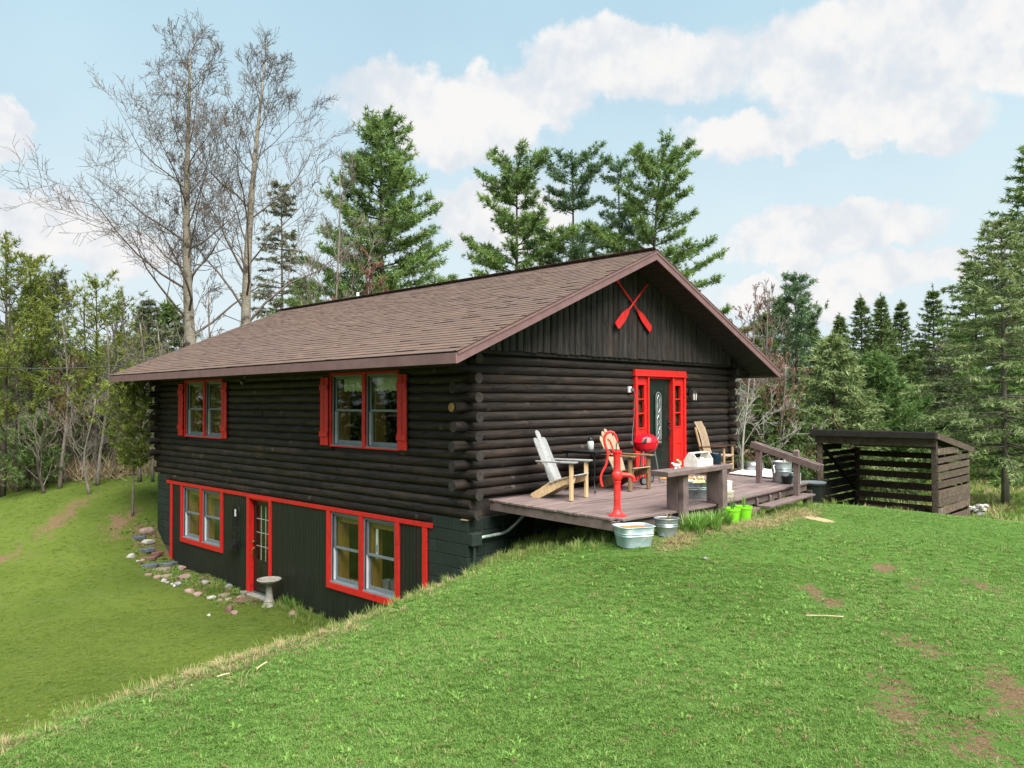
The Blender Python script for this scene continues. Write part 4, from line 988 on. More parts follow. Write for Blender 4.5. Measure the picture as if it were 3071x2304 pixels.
# plank bench on two thick posts at the deck edge
t = thing('bench', 'narrow mauve-brown plank bench on two thick posts at the deck edge', 'bench')
MB().hexa([(1.22, -2.97, .625), (3.20, -2.90, .625), (3.24, -2.60, .625), (1.34, -2.58, .625)], [(1.22, -2.97, .70), (3.20, -2.90, .70), (3.24, -2.60, .70), (1.34, -2.58, .70)]).build('seat', 'deck_trim', t, bevel=.006)
for lx in (1.83, 2.93):
    e = edge_y(lx)
    MB().hexa([(lx - .07, e - .10, -.25), (lx + .075, e - .10, -.25), (lx + .075, e - .003, -.25), (lx - .07, e - .003, -.25)], [(lx - .07, e - .10, .624), (lx + .075, e - .10, .624), (lx + .075, e - .003, .624), (lx - .07, e - .003, .624)]).build('leg', 'deck_trim', t, bevel=.006)
    MB().box(lx - .072, lx + .072, e + .001, e + .20, dz(e) + .003, .6235).build('leg', 'deck_trim', t, bevel=.006)
# on the bench
t = thing('tool_tote', 'rusty white metal tool tote with a bar handle on the bench', 'toolbox', (2.52, -2.68, .701), R(4))
tri = [(-.12, 0), (.12, 0), (.12, .10), (.045, .215), (-.045, .215), (-.12, .10)]
for s in (-1, 1): MB().prism(tri, lambda u, v, w_, s=s: (s * .255 + w_, u, v), -.006, .006).build('end_panel', 'tool_white', t)
MB().box(-.25, .25, -.12, -.112, 0, .115).build('side_panel', 'tool_white', t); MB().box(-.25, .25, .112, .12, 0, .115).build('side_panel', 'tool_white', t); MB().box(-.25, .25, -.112, .112, 0, .01).build('floor_panel', 'tool_white', t)
MB().box(-.25, .25, -.045, .045, .205, .218).build('handle', 'tool_white', t)
MB().lathe([(0, .03), (.05, .05), (.06, .08), (.04, .12), (0, .13)], 12, (.1, 0, 0)).build('contents', 'ceramic_white', t, True)
t = thing('enamel_pot', 'dark blue enamel pot standing on the end of the bench', 'pot', (3.0, -2.70, .701))
MB().lathe([(.088, 0), (.094, .01), (.094, .165), (.10, .172), (.096, .178), (.088, .17), (.086, .04)], 22).build('pot', 'enamel_blue', t, True)
for a in (0.6, 3.7): MB().tube([(.094 * math.cos(a - .2), .094 * math.sin(a - .2), .14), (.125 * math.cos(a), .125 * math.sin(a), .14), (.094 * math.cos(a + .2), .094 * math.sin(a + .2), .14)], .006, 6).build('handle', 'enamel_blue', t)
def bird(name, label, x, y, z, rz, m1, s, m2=None, cat='figurine'):
    t = thing(name, label, cat, (x, y, z), rz)
    pts = [(-.11, 0, .075), (-.07, 0, .060), (-.02, 0, .052), (.025, 0, .062), (.05, 0, .088), (.068, 0, .10), (.085, 0, .096)]
    MB().tube([tuple(c * s for c in q) for q in pts], [r * s for r in (.008, .020, .034, .032, .021, .017, .004)], 10).build('body', m1, t, True)
    MB().lathe([(.028 * s, 0), (.024 * s, .008 * s), (.014 * s, .03 * s)], 10).build('base', m2 or m1, t, True)
bird('bird_figurine', 'small white ceramic bird nearest the bench end', 1.83, -2.70, .701, R(150), 'ceramic_white', .85)
bird('bird_figurine', 'orange and cream ceramic bird behind the white one on the bench', 1.98, -2.66, .701, R(200), 'ceramic_orange', 1.2)
bird('bird_figurine', 'tiny teal ceramic bird between tool tote and blue pot', 2.85, -2.70, .701, R(20), 'ceramic_teal', .75)

# wash tub with ducklings
def tub(t, r0, r1, h, m, n=28, soil=None, soil_z=.8, ribs=True, sx=1, sy=1, power=None, wall=.012):
    pr = [(r0, 0)]
    pr += [(r0 + (r1 - r0) * .5, h * .5), (r0 + (r1 - r0) * .56 + .008, h * .55), (r0 + (r1 - r0) * .6, h * .6), (r0 + (r1 - r0) * .66 + .008, h * .66), (r0 + (r1 - r0) * .7, h * .7)] if ribs else []
    pr += [(r1, h * .97), (r1 + .012, h * .985), (r1 + .010, h), (r1 - .004, h), (r1 - wall, h * .97), (r0 + (r1 - r0) * soil_z - wall, h * soil_z - .02)]
    MB().lathe(pr, n, sx=sx, sy=sy, power=power).build('wall', m, t, True)
    if soil: 
        rs = r0 + (r1 - r0) * soil_z - wall - .001
        MB().lathe([(rs, h * soil_z - .015), (rs * .8, h * soil_z + .012), (rs * .45, h * soil_z + .004), (rs * .2, h * soil_z + .016), (0, h * soil_z + .01)], n, sx=sx, sy=sy, power=power).build('soil', soil, t, True)
tx, ty = 3.34, -2.12
t = thing('wash_tub', 'round galvanized wash tub with greenery behind the bench', 'tub', (tx, ty, dz(ty)))
tub(t, .25, .30, .27, 'galv', soil='soil', soil_z=.85)
for a in (3.7, .6): MB().tube([(.295 * math.cos(a - .18), .295 * math.sin(a - .18), .22), (.33 * math.cos(a - .1), .33 * math.sin(a - .1), .19), (.33 * math.cos(a + .1), .33 * math.sin(a + .1), .19), (.295 * math.cos(a + .18), .295 * math.sin(a + .18), .22)], .007, 6).build('handle', 'galv', t, True)
def blades(cx, cy_, cz, n, h, spread, wd, lean=.5, rg=None, seg=3):
    rg = rg or random.Random(1); V = []; F = []
    for _ in range(n):
        a = rg.uniform(0, 2 * PI); r = spread * math.sqrt(rg.random()); x = cx + r * math.cos(a); y = cy_ + r * math.sin(a)
        a2 = a + rg.uniform(-.8, .8); L_ = h * rg.uniform(.6, 1.1); ln = lean * rg.uniform(.4, 1.2); w0 = wd * rg.uniform(.7, 1.2)
        px, py = -math.sin(a2) * w0 / 2, math.cos(a2) * w0 / 2; b = len(V)
        for s in range(seg + 1):
            q = s / seg; out = ln * L_ * q * q; zz = cz + L_ * (q - .35 * ln * q * q); k = (1 - q ** 2 * .98) * (.75 + q * .5 if q < .5 else 1)
            X, Y = x + math.cos(a2) * out, y + math.sin(a2) * out
            V += [(X - px * k, Y - py * k, zz), (X + px * k, Y + py * k, zz)]
        for s in range(seg): F.append((b + 2 * s, b + 2 * s + 1, b + 2 * s + 3, b + 2 * s + 2))
    return V, F
def blade_part(name, parent, mat, *a, **k):
    V, F = blades(*a, **k); m = MB().add(V, F); return m.build(name, mat, parent)
blade_part('leaves', t, 'grass_tall', .10, -.05, .22, 60, .09, .16, .012, rg=random.Random(4))
for i, (dx, dy) in enumerate(((-.16, -.08), (-.09, -.13), (-.03, -.16))):
    d = thing('duckling_figurine', ('yellow duckling figurine at the left of three in the wash tub', 'middle yellow duckling figurine of three in the wash tub', 'yellow duckling figurine at the right of three in the wash tub')[i], 'figurine', (tx + dx, ty + dy, dz(ty) + .225), R(220 + 30 * i), 'ducklings in the wash tub')
    MB().lathe([(0, 0), (.035, .012), (.045, .04), (.03, .07), (.02, .08), (.028, .095), (.03, .115), (.018, .135), (0, .14)], 12).build('body', 'duck_yellow', d, True)
    MB().tube([(.024, 0, .112), (.045, 0, .108)], [.008, .003], 6).build('beak', 'ceramic_orange', d)
# cheese box, pot, beater
bx_, by_ = 3.72, -2.44
t = thing('bentwood_box', 'round pale bentwood cheese box under the white enamel pot', 'box', (bx_, by_, dz(by_)))
MB().lathe([(.17, 0), (.172, .01), (.172, .10), (.166, .108), (0, .11)], 26).build('drum', 'cheesebox', t, True); MB().lathe([(.1735, .065), (.177, .067), (.177, .108), (.1735, .109)], 26).build('lid_band', 'cheesebox', t, True)
t = thing('stock_pot', 'white enamel stock pot standing on the bentwood box', 'pot', (bx_, by_, dz(by_) + .111))
MB().lathe([(.135, 0), (.14, .01), (.145, .15), (.152, .158), (.148, .163), (.14, .155), (.134, .03), (0, .03)], 26).build('pot', 'enamel_white', t, True)
for a in (3.6, .5): MB().tube([(.143 * math.cos(a - .28), .143 * math.sin(a - .28), .115), (.185 * math.cos(a - .15), .185 * math.sin(a - .15), .12), (.185 * math.cos(a + .15), .185 * math.sin(a + .15), .12), (.143 * math.cos(a + .28), .143 * math.sin(a + .28), .115)], .008, 6).build('handle', 'plastic_black', t, True)
t = thing('hand_beater', 'rusty hand beater with white handle upright in the stock pot', 'kitchen tool', (bx_, by_, dz(by_) + .142))
MB().tube([(0, 0, .19), (0, 0, .23), (.003, 0, .32)], [.016, .019, .013], 8).build('grip', 'ceramic_white', t, True)
MB().tube([(0, 0, 0), (0, 0, .20)], .010, 6).tube([(.0, -.012, .09), (.0, .012, .09)], .055, 14).tube([(.05, 0, .09), (.09, -.02, .10), (.10, -.03, .12)], .008, 6).build('gear', 'rust', t, True)
MB().tube([(0, 0, .18), (.028, 0, .15), (.03, 0, .09)], .006, 5).build('frame', 'rust', t)

# things near the stair rail
px_, py_ = 6.62, -2.10
t = thing('milk_pail', 'tall dented galvanized pail holding tools beside the stair rail', 'pail', (px_, py_, dz(py_)))
tub(t, .17, .20, .42, 'galv', 22, None, .3)
MB().lathe([(0, .10), (.16, .10)], 16).build('fill', 'soil', t)
for a, b, m_ in (((-.05, -.05, .12), (-.09, -.10, .58), 'raw_pine'), ((.05, 0, .12), (.09, -.04, .56), 'ceramic_white'), ((.0, -.06, .12), (.02, -.16, .50), 'rust'), ((-.09, .06, .12), (-.28, .12, .50), 'twig_grey')):
    MB().tube([a, tuple((p + q) / 2 for p, q in zip(a, b)), b], [.012, .014, .017], 7).build('tool', m_, t, True)
MB().tube([(-.17, .05, .36), (-.24, .06, .33), (-.27, .02, .24), (-.33, .0, .20)], .018, 7).build('spout', 'galv', t, True)
V, F = blades(-.16, .12, .35, 26, .20, .05, .012, rg=random.Random(8)); MB().add(V, F).build('sprig', 'needle_grey', t)
t = thing('flower_pot', 'small black plastic flower pot in front of the galvanized pail', 'flower pot', (6.44, -2.30, dz(-2.3)))
MB().lathe([(.075, 0), (.11, .135), (.118, .137), (.118, .16), (.108, .16), (.10, .13), (0, .13)], 20).build('pot', 'plastic_black', t, True)
t = thing('painted_can', 'grey-green tin can with an orange round mark behind the rail post', 'can', (6.66, -2.37, dz(-2.37)))
MB().lathe([(.10, 0), (.10, .20), (.104, .203), (.104, .212), (.096, .212), (.094, .15), (0, .15)], 20).build('can', 'galv_blue', t, True)
MB().lathe([(0, .0), (.03, .0), (.03, .004), (0, .004)], 14).build('round_mark', 'ceramic_orange', t).matrix_local = Matrix.Translation((-.02, -.099, .11)) @ Matrix.Rotation(R(90), 4, 'X')
t = thing('rusty_kettle', 'small rusty kettle on the deck end behind the tin can', 'kettle', (6.93, -2.25, dz(-2.25)))
MB().lathe([(.06, 0), (.085, .03), (.08, .09), (.04, .12), (0, .13)], 16).build('body', 'rust', t, True); MB().tube([(.07, 0, .06), (.12, 0, .11)], [.015, .01], 7).build('spout', 'rust', t); MB().tube([(-.05, 0, .11), (0, 0, .19), (.05, 0, .11)], .005, 5).build('bail', 'iron', t)
t = tag(MB().hexa([(7.0, -1.78, .132), (8.25, -1.50, .13), (8.75, -.42, .155), (7.02, -.70, .158)], [(7.0, -1.78, .152), (8.25, -1.50, .15), (8.75, -.42, .175), (7.02, -.70, .178)]).build('foam_board', 'foam_sheet'), 'large white foam board lying flat past the deck end', 'board')
for xx, yy in ((7.4, -.95), (8.1, -.8), (8.0, -1.35), (8.45, -.6)): MB().box(xx - .05, xx + .05, yy - .05, yy + .05, gz(xx, yy) - .1, .130 + (.0)).build('prop_block', 'deck_under', t)
t = thing('roaster', 'dull grey oval roaster pan with lid on the white foam board', 'roaster', (8.05, -.78, .172), R(-30))
MB().lathe([(.20, 0), (.215, .01), (.22, .07), (.232, .075), (.232, .085)], 24, sy=.72).build('pan', 'aluminium', t, True); MB().lathe([(.226, .086), (.22, .13), (.19, .17), (.11, .19), (0, .195)], 24, sy=.72).build('lid', 'aluminium', t, True)
for s in (-1, 1): MB().box(s * .24 - .02, s * .24 + .02, -.03, .03, .05, .075).build('handle', 'plastic_black', t)
tag(MB().tube([(7.92, -.95, .185), (7.75, -1.0, .17), (7.7, -1.15, .16), (7.6, -1.3, .165)], .006, 6).build('trailing_cable', 'plastic_black'), 'thin black cable trailing from the roaster over the foam board', 'cable')
t = tag(MB().hexa([(5.10, -.62, dz(-.6)), (5.90, -.62, dz(-.6)), (5.90, -.14, dz(-.14)), (5.10, -.14, dz(-.14))], [(5.10, -.62, dz(-.6) + .014), (5.90, -.62, dz(-.6) + .014), (5.90, -.14, dz(-.14) + .014), (5.10, -.14, dz(-.14) + .014)]).build('door_mat', 'mat_fibre'), 'tan coir door mat in front of the green front door', 'mat')

# in the grass by the deck
def back(p, d): return (p[0] + d * FW[0], p[1] + d * FW[1], gz(p[0] + d * FW[0], p[1] + d * FW[1]))
tbp = back(hit(1908, 1646), .20)
t = thing('square_tub', 'pale blue-grey square galvanized planter tub on the grass at the deck corner', 'planter', (tbp[0], tbp[1], tbp[2] - .01), R(-28))
tub(t, .205, .25, .28, 'galv_blue', 40, 'straw_soil', .86, True, 1.0, .86, 5.0)
t = thing('bucket_planter', 'round galvanized bucket planter just behind the square tub', 'planter', (1.13, -2.99, gz(1.13, -2.99) - .01))
tub(t, .135, .17, .25, 'galv', 26, 'soil', .88); 
blade_part('sprout', t, 'straw', .02, -.03, .25, 6, .10, .03, .02, rg=random.Random(3))
for i, (pu, pv, lb) in enumerate(((2.93, -3.03, 'lime green plastic flower pot nearest the bench post'), (3.43, -2.97, 'lime green plastic flower pot nearest the deck step'))):
    x, y = pu, pv
    t = thing('flower_pot', lb, 'flower pot', (x, y, gz(x, y) - .01), 0, 'lime green pots beside the deck')
    MB().lathe([(.098, 0), (.102, .01), (.125, .19), (.134, .195), (.136, .235), (.128, .235), (.12, .20), (0, .20)], 24).build('pot', 'plastic_lime', t, True)
    blade_part('leaves', t, 'needle_bright', 0, 0, .19, 12, .27, .03, .016, lean=.25, rg=random.Random(20 + i))
# daylilies
rg = random.Random(9)
V, F = [], []
for k in range(26):
    u = rg.random(); x = 1.42 + 1.15 * u; y = -3.02 - rg.uniform(.0, .34) * (1 - abs(u - .35)); v, f = blades(x, y, gz(x, y) - .02, 26, .30, .07, .024, lean=.6, rg=rg); b = len(V); V += v; F += [tuple(i + b for i in q) for q in f]
t = thing('daylily_clump', 'dense clump of bright green daylily leaves in front of the bench', 'plant', (0, 0, 0)); MB().add(V, F).build('leaves', 'lily_leaf', t)

# ------------------------------------------------------------------ things fixed to the house
def oar(label, p, q, tw, yy):
    """handle end p, blade tip q in the gable plane (x, z)"""
    P_, Q = np.array(p), np.array(q); L_ = np.linalg.norm(Q - P_); d = (Q - P_) / L_
    t = thing('oar', label, 'oar', (P_[0], yy, P_[1]), 0, 'crossed oars on the gable'); n = np.array((-d[1], d[0]))
    def W(u, s, h): return (d[0] * u + n[0] * s, h, d[1] * u + n[1] * s)
    MB().tube([W(0, 0, 0), W(.06, 0, 0)], [.030, .030], 10).tube([W(.055, 0, 0), W(.12, 0, 0), W(L_ * .62, 0, 0)], [.022, .017, .019], 9).build('shaft', 'red_paint', t, True)
    b0 = L_ * .58; pl = [(b0, -.016), (b0 + .12, -.055), (b0 + .26, -.085), (L_ - .03, -.082), (L_, -.055), (L_, .055), (L_ - .03, .082), (b0 + .26, .085), (b0 + .12, .055), (b0, .016)]
    MB().prism(pl, lambda u, v, w_: W(u, v, w_ + .15 * v * tw), -.007, .007).build('blade', 'red_paint', t, bevel=.003)
oar('red oar whose blade points down to the right, crossed behind the other on the gable', (3.82, 4.08), (4.97, 3.18), .5, -.125)
oar('red oar whose blade points down to the left, crossed in front on the gable', (4.78, 4.08), (3.76, 3.17), -.5, -.165)
t = thing('wall_lantern', 'black coach lantern on the log wall right of the front door', 'lantern', (6.60, -.02, 1.86))
MB().box(-.045, .045, -.01, .02, .02, .16).build('back_plate', 'iron', t); MB().tube([(0, -.01, .13), (0, -.06, .17), (0, -.11, .15), (0, -.11, .11)], .012, 7).build('arm', 'iron', t, True)
MB().lathe([(.0, .11), (.03, .10), (.075, .05), (.08, .045), (.0, .04)], 6, (0, -.11, 0)).build('roof', 'iron', t); MB().lathe([(.048, -.11), (.058, .04)], 6, (0, -.11, 0)).build('glass', 'lamp_glass', t); MB().lathe([(.058, -.125), (.058, -.108), (.0, -.108)], 6, (0, -.11, 0)).build('base', 'iron', t)
cg = MB()
for i in range(6):
    a = i * PI / 3; cg.tube([(.052 * math.cos(a), -.11 + .052 * math.sin(a), -.11), (.062 * math.cos(a), -.11 + .062 * math.sin(a), .045)], .006, 4)
cg.build('cage', 'iron', t)
t = thing('outdoor_outlet', 'white electrical outlet with a plug on the logs left of the front door', 'outlet', (4.38, -.012, 1.96))
MB().box(-.05, .05, -.02, .02, -.06, .06).build('cover', 'vinyl_white', t, bevel=.006); MB().box(-.0, .045, -.07, -.0201, -.03, .025).build('plug', 'plastic_grey', t)
tag(MB().tube([(4.42, -.08, 1.95), (4.44, -.10, 1.86), (4.43, -.09, 1.6), (4.40, -.09, 1.35), (4.28, -.14, 1.05), (4.2, -.2, .95)], .006, 6).build('hanging_cable', 'plastic_grey'), 'thin cable hanging from the outlet down behind the red grill', 'cable')
t = thing('flood_light', 'small silver flood light under the long eave', 'light', (-.28, 6.86, 2.29))
MB().tube([(0, 0, 0), (0, 0, -.05)], .03, 12).tube([(0, 0, -.045), (-.02, .0, -.08)], .014, 8).build('mount', 'vinyl_grey', t); MB().tube([(-.0, -.04, -.08), (-.03, -.03, -.10), (-.09, -.01, -.13), (-.10, -.005, -.135)], [.03, .04, .065, .06], 14).build('head', 'aluminium', t, True)
# iron wall planter
t = thing('wall_planter', 'black wrought-iron wall planter with arched top left of the basement door', 'planter', (-.03, 7.74, -1.56))
tr = MB()
for yy in (-.17, .17): tr.tube([(0, yy, 0), (0, yy, .80)], .008, 6)
tr.tube([(0, .17 * math.cos(a), .80 + .17 * math.sin(a)) for a in np.linspace(0, PI, 12)], .008, 6)
tr.tube([(0, -.17, .45), (0, .17, .45)], .007, 6).tube([(0, -.17, .02), (0, .17, .02)], .007, 6)
for yy in (-.10, -.035, .035, .10): tr.tube([(0, yy, .45), (0, yy, .80 + math.sqrt(.17 ** 2 - yy ** 2))], .006, 5)
for s in (-1, 1):
    for z0 in (.08, .27): tr.tube([(0, s * .02, z0), (0, s * .10, z0 + .03), (0, s * .13, z0 + .09), (0, s * .08, z0 + .14), (0, s * .04, z0 + .10), (0, s * .08, z0 + .07)], .006, 5)
tr.build('frame', 'iron', t, True)
MB().box(-.17, -.005, -.17, .20, -.01, .10).build('trough', 'iron', t)
MB().box(-.02, -.01, -.03, .03, .70, .86).build('thermometer', 'enamel_white', t)
t = thing('junction_box', 'dark painted electrical box on the block corner with pipe below', 'electrical box', (.13, -.06, -.47))
MB().box(-.11, .10, -.06, .055, -.10, .10).build('box', 'block_paint', t, bevel=.008); MB().tube([(-.03, -.01, -.10), (-.03, -.01, -.5)], .025, 8).build('pipe', 'block_paint', t, True)
tag(MB().tube([(.24, -.06, -.46), (.55, -.06, -.455), (.74, -.06, -.45), (.86, -.07, -.42), (1.0, -.1, -.33), (1.22, -.16, -.15), (1.4, -.2, .0)], .026, 10).build('drain_pipe', 'pvc', None, True), 'grey-green plastic pipe running from the corner up under the deck', 'pipe')

# seen through the windows
def valance(y0, y1, label):
    V, F = [], []; n = 44
    for i in range(n + 1):
        y = y0 + (y1 - y0) * i / n; x = .165 + .015 * math.sin(i * 1.35); zb_ = 2.0 - .03 * abs(math.sin(i * PI / 7)) + .012 * math.sin(i * 2.9)
        V += [(x, y, 2.24), (x + .01, y, 2.08), (x + .004, y, zb_ - .05)]
    for i in range(n): F += [(3 * i, 3 * i + 3, 3 * i + 4, 3 * i + 1), (3 * i + 1, 3 * i + 4, 3 * i + 5, 3 * i + 2)]
    o = MB().add(V, F).build('lace_valance', 'lace', None, True); so = o.modifiers.new('thick', 'SOLIDIFY'); so.thickness = .004
    tag(o, label, 'curtain', 'lace valances upstairs')
valance(1.88, 2.72, 'lace valance in the near upstairs window pane beside the corner'); valance(2.95, 3.72, 'lace valance in the upstairs pane left of the red mullion')
def drape(y0, y1, z0, z1, label, m='sheer', x=.30):
    V, F = [], []; n = 30
    for i in range(n + 1):
        y = y0 + (y1 - y0) * i / n; xx = x + .03 * math.sin(i * 1.3); V += [(xx, y, z0), (xx, y, z1)]
    for i in range(n): F.append((2 * i, 2 * i + 2, 2 * i + 3, 2 * i + 1))
    o = MB().add(V, F).build('curtain', m, None, True); so = o.modifiers.new('thick', 'SOLIDIFY'); so.thickness = .004; tag(o, label, 'curtain')
drape(9.7, 10.15, .9, 2.2, 'thin pale curtain in the far upstairs window'); drape(9.75, 9.98, -1.65, -.45, 'pale gathered curtain in the far basement window'); drape(8.7, 9.5, -1.65, -.45, 'grey sheer blind filling the pane next to the wall planter', 'vinyl_dark', .3)
for i, (x, y, s, lb) in enumerate(((.34, 2.55, 1.0, 'galvanized bucket at the left on the basement window sill'), (.35, 2.30, 1.15, 'larger galvanized bucket at the right on the basement window sill'))):
    t = thing('sill_bucket', lb, 'bucket', (x, y, -1.805), 0, 'buckets inside the basement window'); MB().lathe([(.07 * s, 0), (.095 * s, .24 * s), (.10 * s, .25 * s), (.09 * s, .25 * s), (.066 * s, .02)], 18).build('wall', 'galv', t, True)
    MB().tube([(.0, -.095 * s, .24 * s), (-.06, -.03, .20 * s), (-.06, .03, .20 * s), (.0, .095 * s, .24 * s)], .005, 5).build('bail', 'galv', t)
t = thing('sill_pot', 'pale flower pot inside the left basement pane', 'flower pot', (.34, 3.15, -1.805)); MB().lathe([(.085, 0), (.12, .19), (.135, .195), (.135, .23), (.12, .23), (.11, .2), (0, .2)], 18).build('pot', 'stone_tan', t, True); blade_part('leaves', t, 'needle_bright', 0, 0, .2, 16, .35, .05, .02, rg=random.Random(5))
t = thing('paper_bundle', 'white paper bundle on the sill beside the buckets', 'bundle', (.30, 2.06, -1.805)); MB().lathe([(.10, 0), (.11, .05), (.08, .10), (.0, .12)], 10, sy=.8).build('paper', 'enamel_white', t)
t = thing('thermometer_strip', 'tall white thermometer strip behind the right basement pane', 'thermometer', (.155, 2.60, -1.15)); MB().box(-.008, .0, -.035, .035, 0, .55).build('board', 'enamel_white', t); MB().box(-.0085, -.0081, -.02, .02, .12, .26).build('scale', 'ceramic_teal', t)
t = thing('ceramic_goose', 'white ceramic goose and pitcher on the upstairs window sill', 'figurine', (.34, 2.98, .894)); MB().lathe([(.05, 0), (.08, .06), (.07, .14), (.035, .2), (.03, .28), (.0, .31)], 14).build('body', 'lace', t, True)
# ------------------------------------------------------------------ woodshed
shed = thing('woodshed', 'open slatted brown woodshed with a lean-to roof beyond the deck', 'shed')
SX0, SX1, SY0, SY1 = 10.2, 12.5, -1.36, -3.88
def shed_roof_z(x): return 1.05 + (x - 10.05) * (.62 - 1.05) / 2.75
for x, y in ((SX0, SY0), (SX0, SY1), (SX1, SY0), (SX1, SY1)):
    MB().box(x - .055, x + .055, y - .055, y + .055, gz(x, y) - .15, shed_roof_z(x) - .15).build('post', 'shed_wood', shed, bevel=.006)
MB().hexa([(10.03, -1.22, .97), (12.82, -1.22, .53), (12.82, -3.96, .53), (10.03, -3.96, .97)], [(10.03, -1.22, 1.05), (12.82, -1.22, .615), (12.82, -3.96, .615), (10.03, -3.96, 1.05)]).build('roof', 'shed_roof', shed)
MB().box(9.99, 10.029, -3.97, -1.20, .90, 1.035).build('roof_edge', 'shed_dark', shed, bevel=.004)
MB().hexa([(10.03, -4.0, .90), (12.82, -4.0, .46), (12.82, -3.961, .46), (10.03, -3.961, .90)], [(10.03, -4.0, 1.03), (12.82, -4.0, .595), (12.82, -3.961, .595), (10.03, -3.961, 1.03)]).build('roof_edge', 'shed_wood', shed)
MB().box(SX0 - .10, SX0 - .058, -3.95, -1.28, .72, .925).build('header_beam', 'shed_wood', shed, bevel=.004)
for z0, z1 in ((.30, .44), (.06, .21), (-.21, -.05), (-.48, -.31), (-.75, -.60), (-1.0, -.84)):
    j = rnd.uniform(-.015, .015); MB().hexa([(SX1 - .085, SY1, z0), (SX1 - .058, SY1, z0), (SX1 - .058, SY0, z0 + j), (SX1 - .085, SY0, z0 + j)], [(SX1 - .085, SY1, z1), (SX1 - .058, SY1, z1), (SX1 - .058, SY0, z1 + j), (SX1 - .085, SY0, z1 + j)]).build('back_slat', 'shed_wood', shed)
for yy, sg in ((SY1 - .07, -1), (SY0 + .07, 1)):
    for z0, z1 in ((.54, .68), (.36, .47), (.18, .31), (.0, .14), (-.18, -.04), (-.42, -.23), (-.58, -.43), (-.78, -.62), (-.98, -.82)):
        xe = SX1 + .03 if shed_roof_z(SX1) - .1 > z1 else SX0 + (10.05 - SX0) + max(.3, (1.05 - .12 - z1) / .1564)
        j = rnd.uniform(-.03, .03); MB().hexa([(SX0 - .05, yy - .013, z0), (xe, yy - .013, z0 + j), (xe, yy + .013, z0 + j), (SX0 - .05, yy + .013, z0)], [(SX0 - .05, yy - .013, z1), (xe, yy - .013, z1 + j), (xe, yy + .013, z1 + j), (SX0 - .05, yy + .013, z1)]).build('side_slat', 'shed_wood' if sg < 0 else 'shed_dark', shed)
    MB().bar((SX0 + .1, yy - sg * .035, .72), (SX1 - .1, yy - sg * .035, -.55), .03, .09, up=(0, 1, 0)).build('brace', 'shed_dark', shed)
MB().box(SX0 - .05, SX1, -3.85, -1.4, -1.02, -.93).build('floor_pallet', 'shed_dark', shed)
rg = random.Random(31)
for i in range(9):
    y = -1.9 - 1.7 * rg.random(); x = 10.7 + 1.3 * rg.random(); a = rg.uniform(-.5, .5); L_ = .21; r = rg.uniform(.05, .08)
    o = MB().tube([(-L_, 0, 0), (L_, 0, 0)], r, 7).build('firewood_log', 'firewood', None, loc=(x, y, -.93 + r), rz=PI / 2 + a)
    tag(o, 'split firewood log lying on the floor of the woodshed', 'log', 'firewood left in the shed')
t = thing('compost_bin', 'dark plastic bin in the gap between deck step and woodshed', 'bin', (8.55, -1.9, gz(8.55, -1.9) - .02))
MB().lathe([(.20, 0), (.25, .52), (.27, .53), (.27, .57), (.24, .57), (.22, .1), (0, .1)], 20).build('bin', 'plastic_black', t, True); MB().lathe([(.275, .571), (.275, .60), (.1, .62), (0, .62)], 20).build('lid', 'plastic_grey', t, True)

# ------------------------------------------------------------------ stones
def slab(name, label, loc, sx, sy, sz, m, rz, seed):
    g = random.Random(seed); n = g.choice((5, 6, 7)); a0 = g.uniform(0, 6)
    pl = [(sx / 2 * g.uniform(.82, 1.08) * math.cos(a0 + 2 * PI * (i + g.uniform(-.18, .18)) / n), sy / 2 * g.uniform(.82, 1.08) * math.sin(a0 + 2 * PI * (i + g.uniform(-.18, .18)) / n)) for i in range(n)]
    o = MB().prism(pl, lambda u, v, w_: (u, v, w_ + .04 * u), -.05, sz * .75).build(name, m, None, bevel=.012, loc=loc, rz=rz); tag(o, label, 'stone'); return o
def stone(name, label, loc, sx, sy, sz, m, rz=0, seed=0, group=None, cat='stone', sink=.25, par=None):
    g = random.Random(seed); ph = [g.uniform(0, 6.3) for _ in range(6)]; mb = MB(); n, k = 12, 7; prof = []
    V = []
    for i in range(k + 1):
        th = PI * i / k - PI / 2
        for j in range(n):
            a = 2 * PI * j / n; d = 1 + .13 * math.sin(2 * a + ph[0] + th) + .09 * math.sin(3 * a + ph[1]) + .10 * math.sin(2.3 * th + ph[2]) + .05 * math.sin(5 * a + 3 * th + ph[3])
            ct = math.copysign(abs(math.cos(th)) ** .75, math.cos(th)); stt = math.copysign(abs(math.sin(th)) ** .8, math.sin(th))
            V.append((sx / 2 * d * ct * math.cos(a), sy / 2 * d * ct * math.sin(a), sz / 2 * stt * (1 + .12 * math.sin(a + ph[4]))))
    F = [(i * n + j, i * n + (j + 1) % n, (i + 1) * n + (j + 1) % n, (i + 1) * n + j) for i in range(k) for j in range(n)]
    V = np.array(V); sc3 = np.array((sx, sy, sz)) / 2
    for _ in range(9):        # break faces off
        nn = _n([g.gauss(0, 1), g.gauss(0, 1), g.gauss(0, .8)]); pr = (V / sc3) @ nn; lim = g.uniform(.62, .85); ex = np.maximum(pr - lim, 0); V = V - (ex[:, None] * nn) * sc3
    mb.add([tuple(q) for q in V], F); o = mb.build(name, m, par, True, loc=(loc[0], loc[1], loc[2] + sz * (.5 - sink)), rz=rz)
    if label: tag(o, label, cat, group)
    return o
r8 = lambda x, y: (350 + x * 600 / 2212, 1420 + y * 600 / 2212)
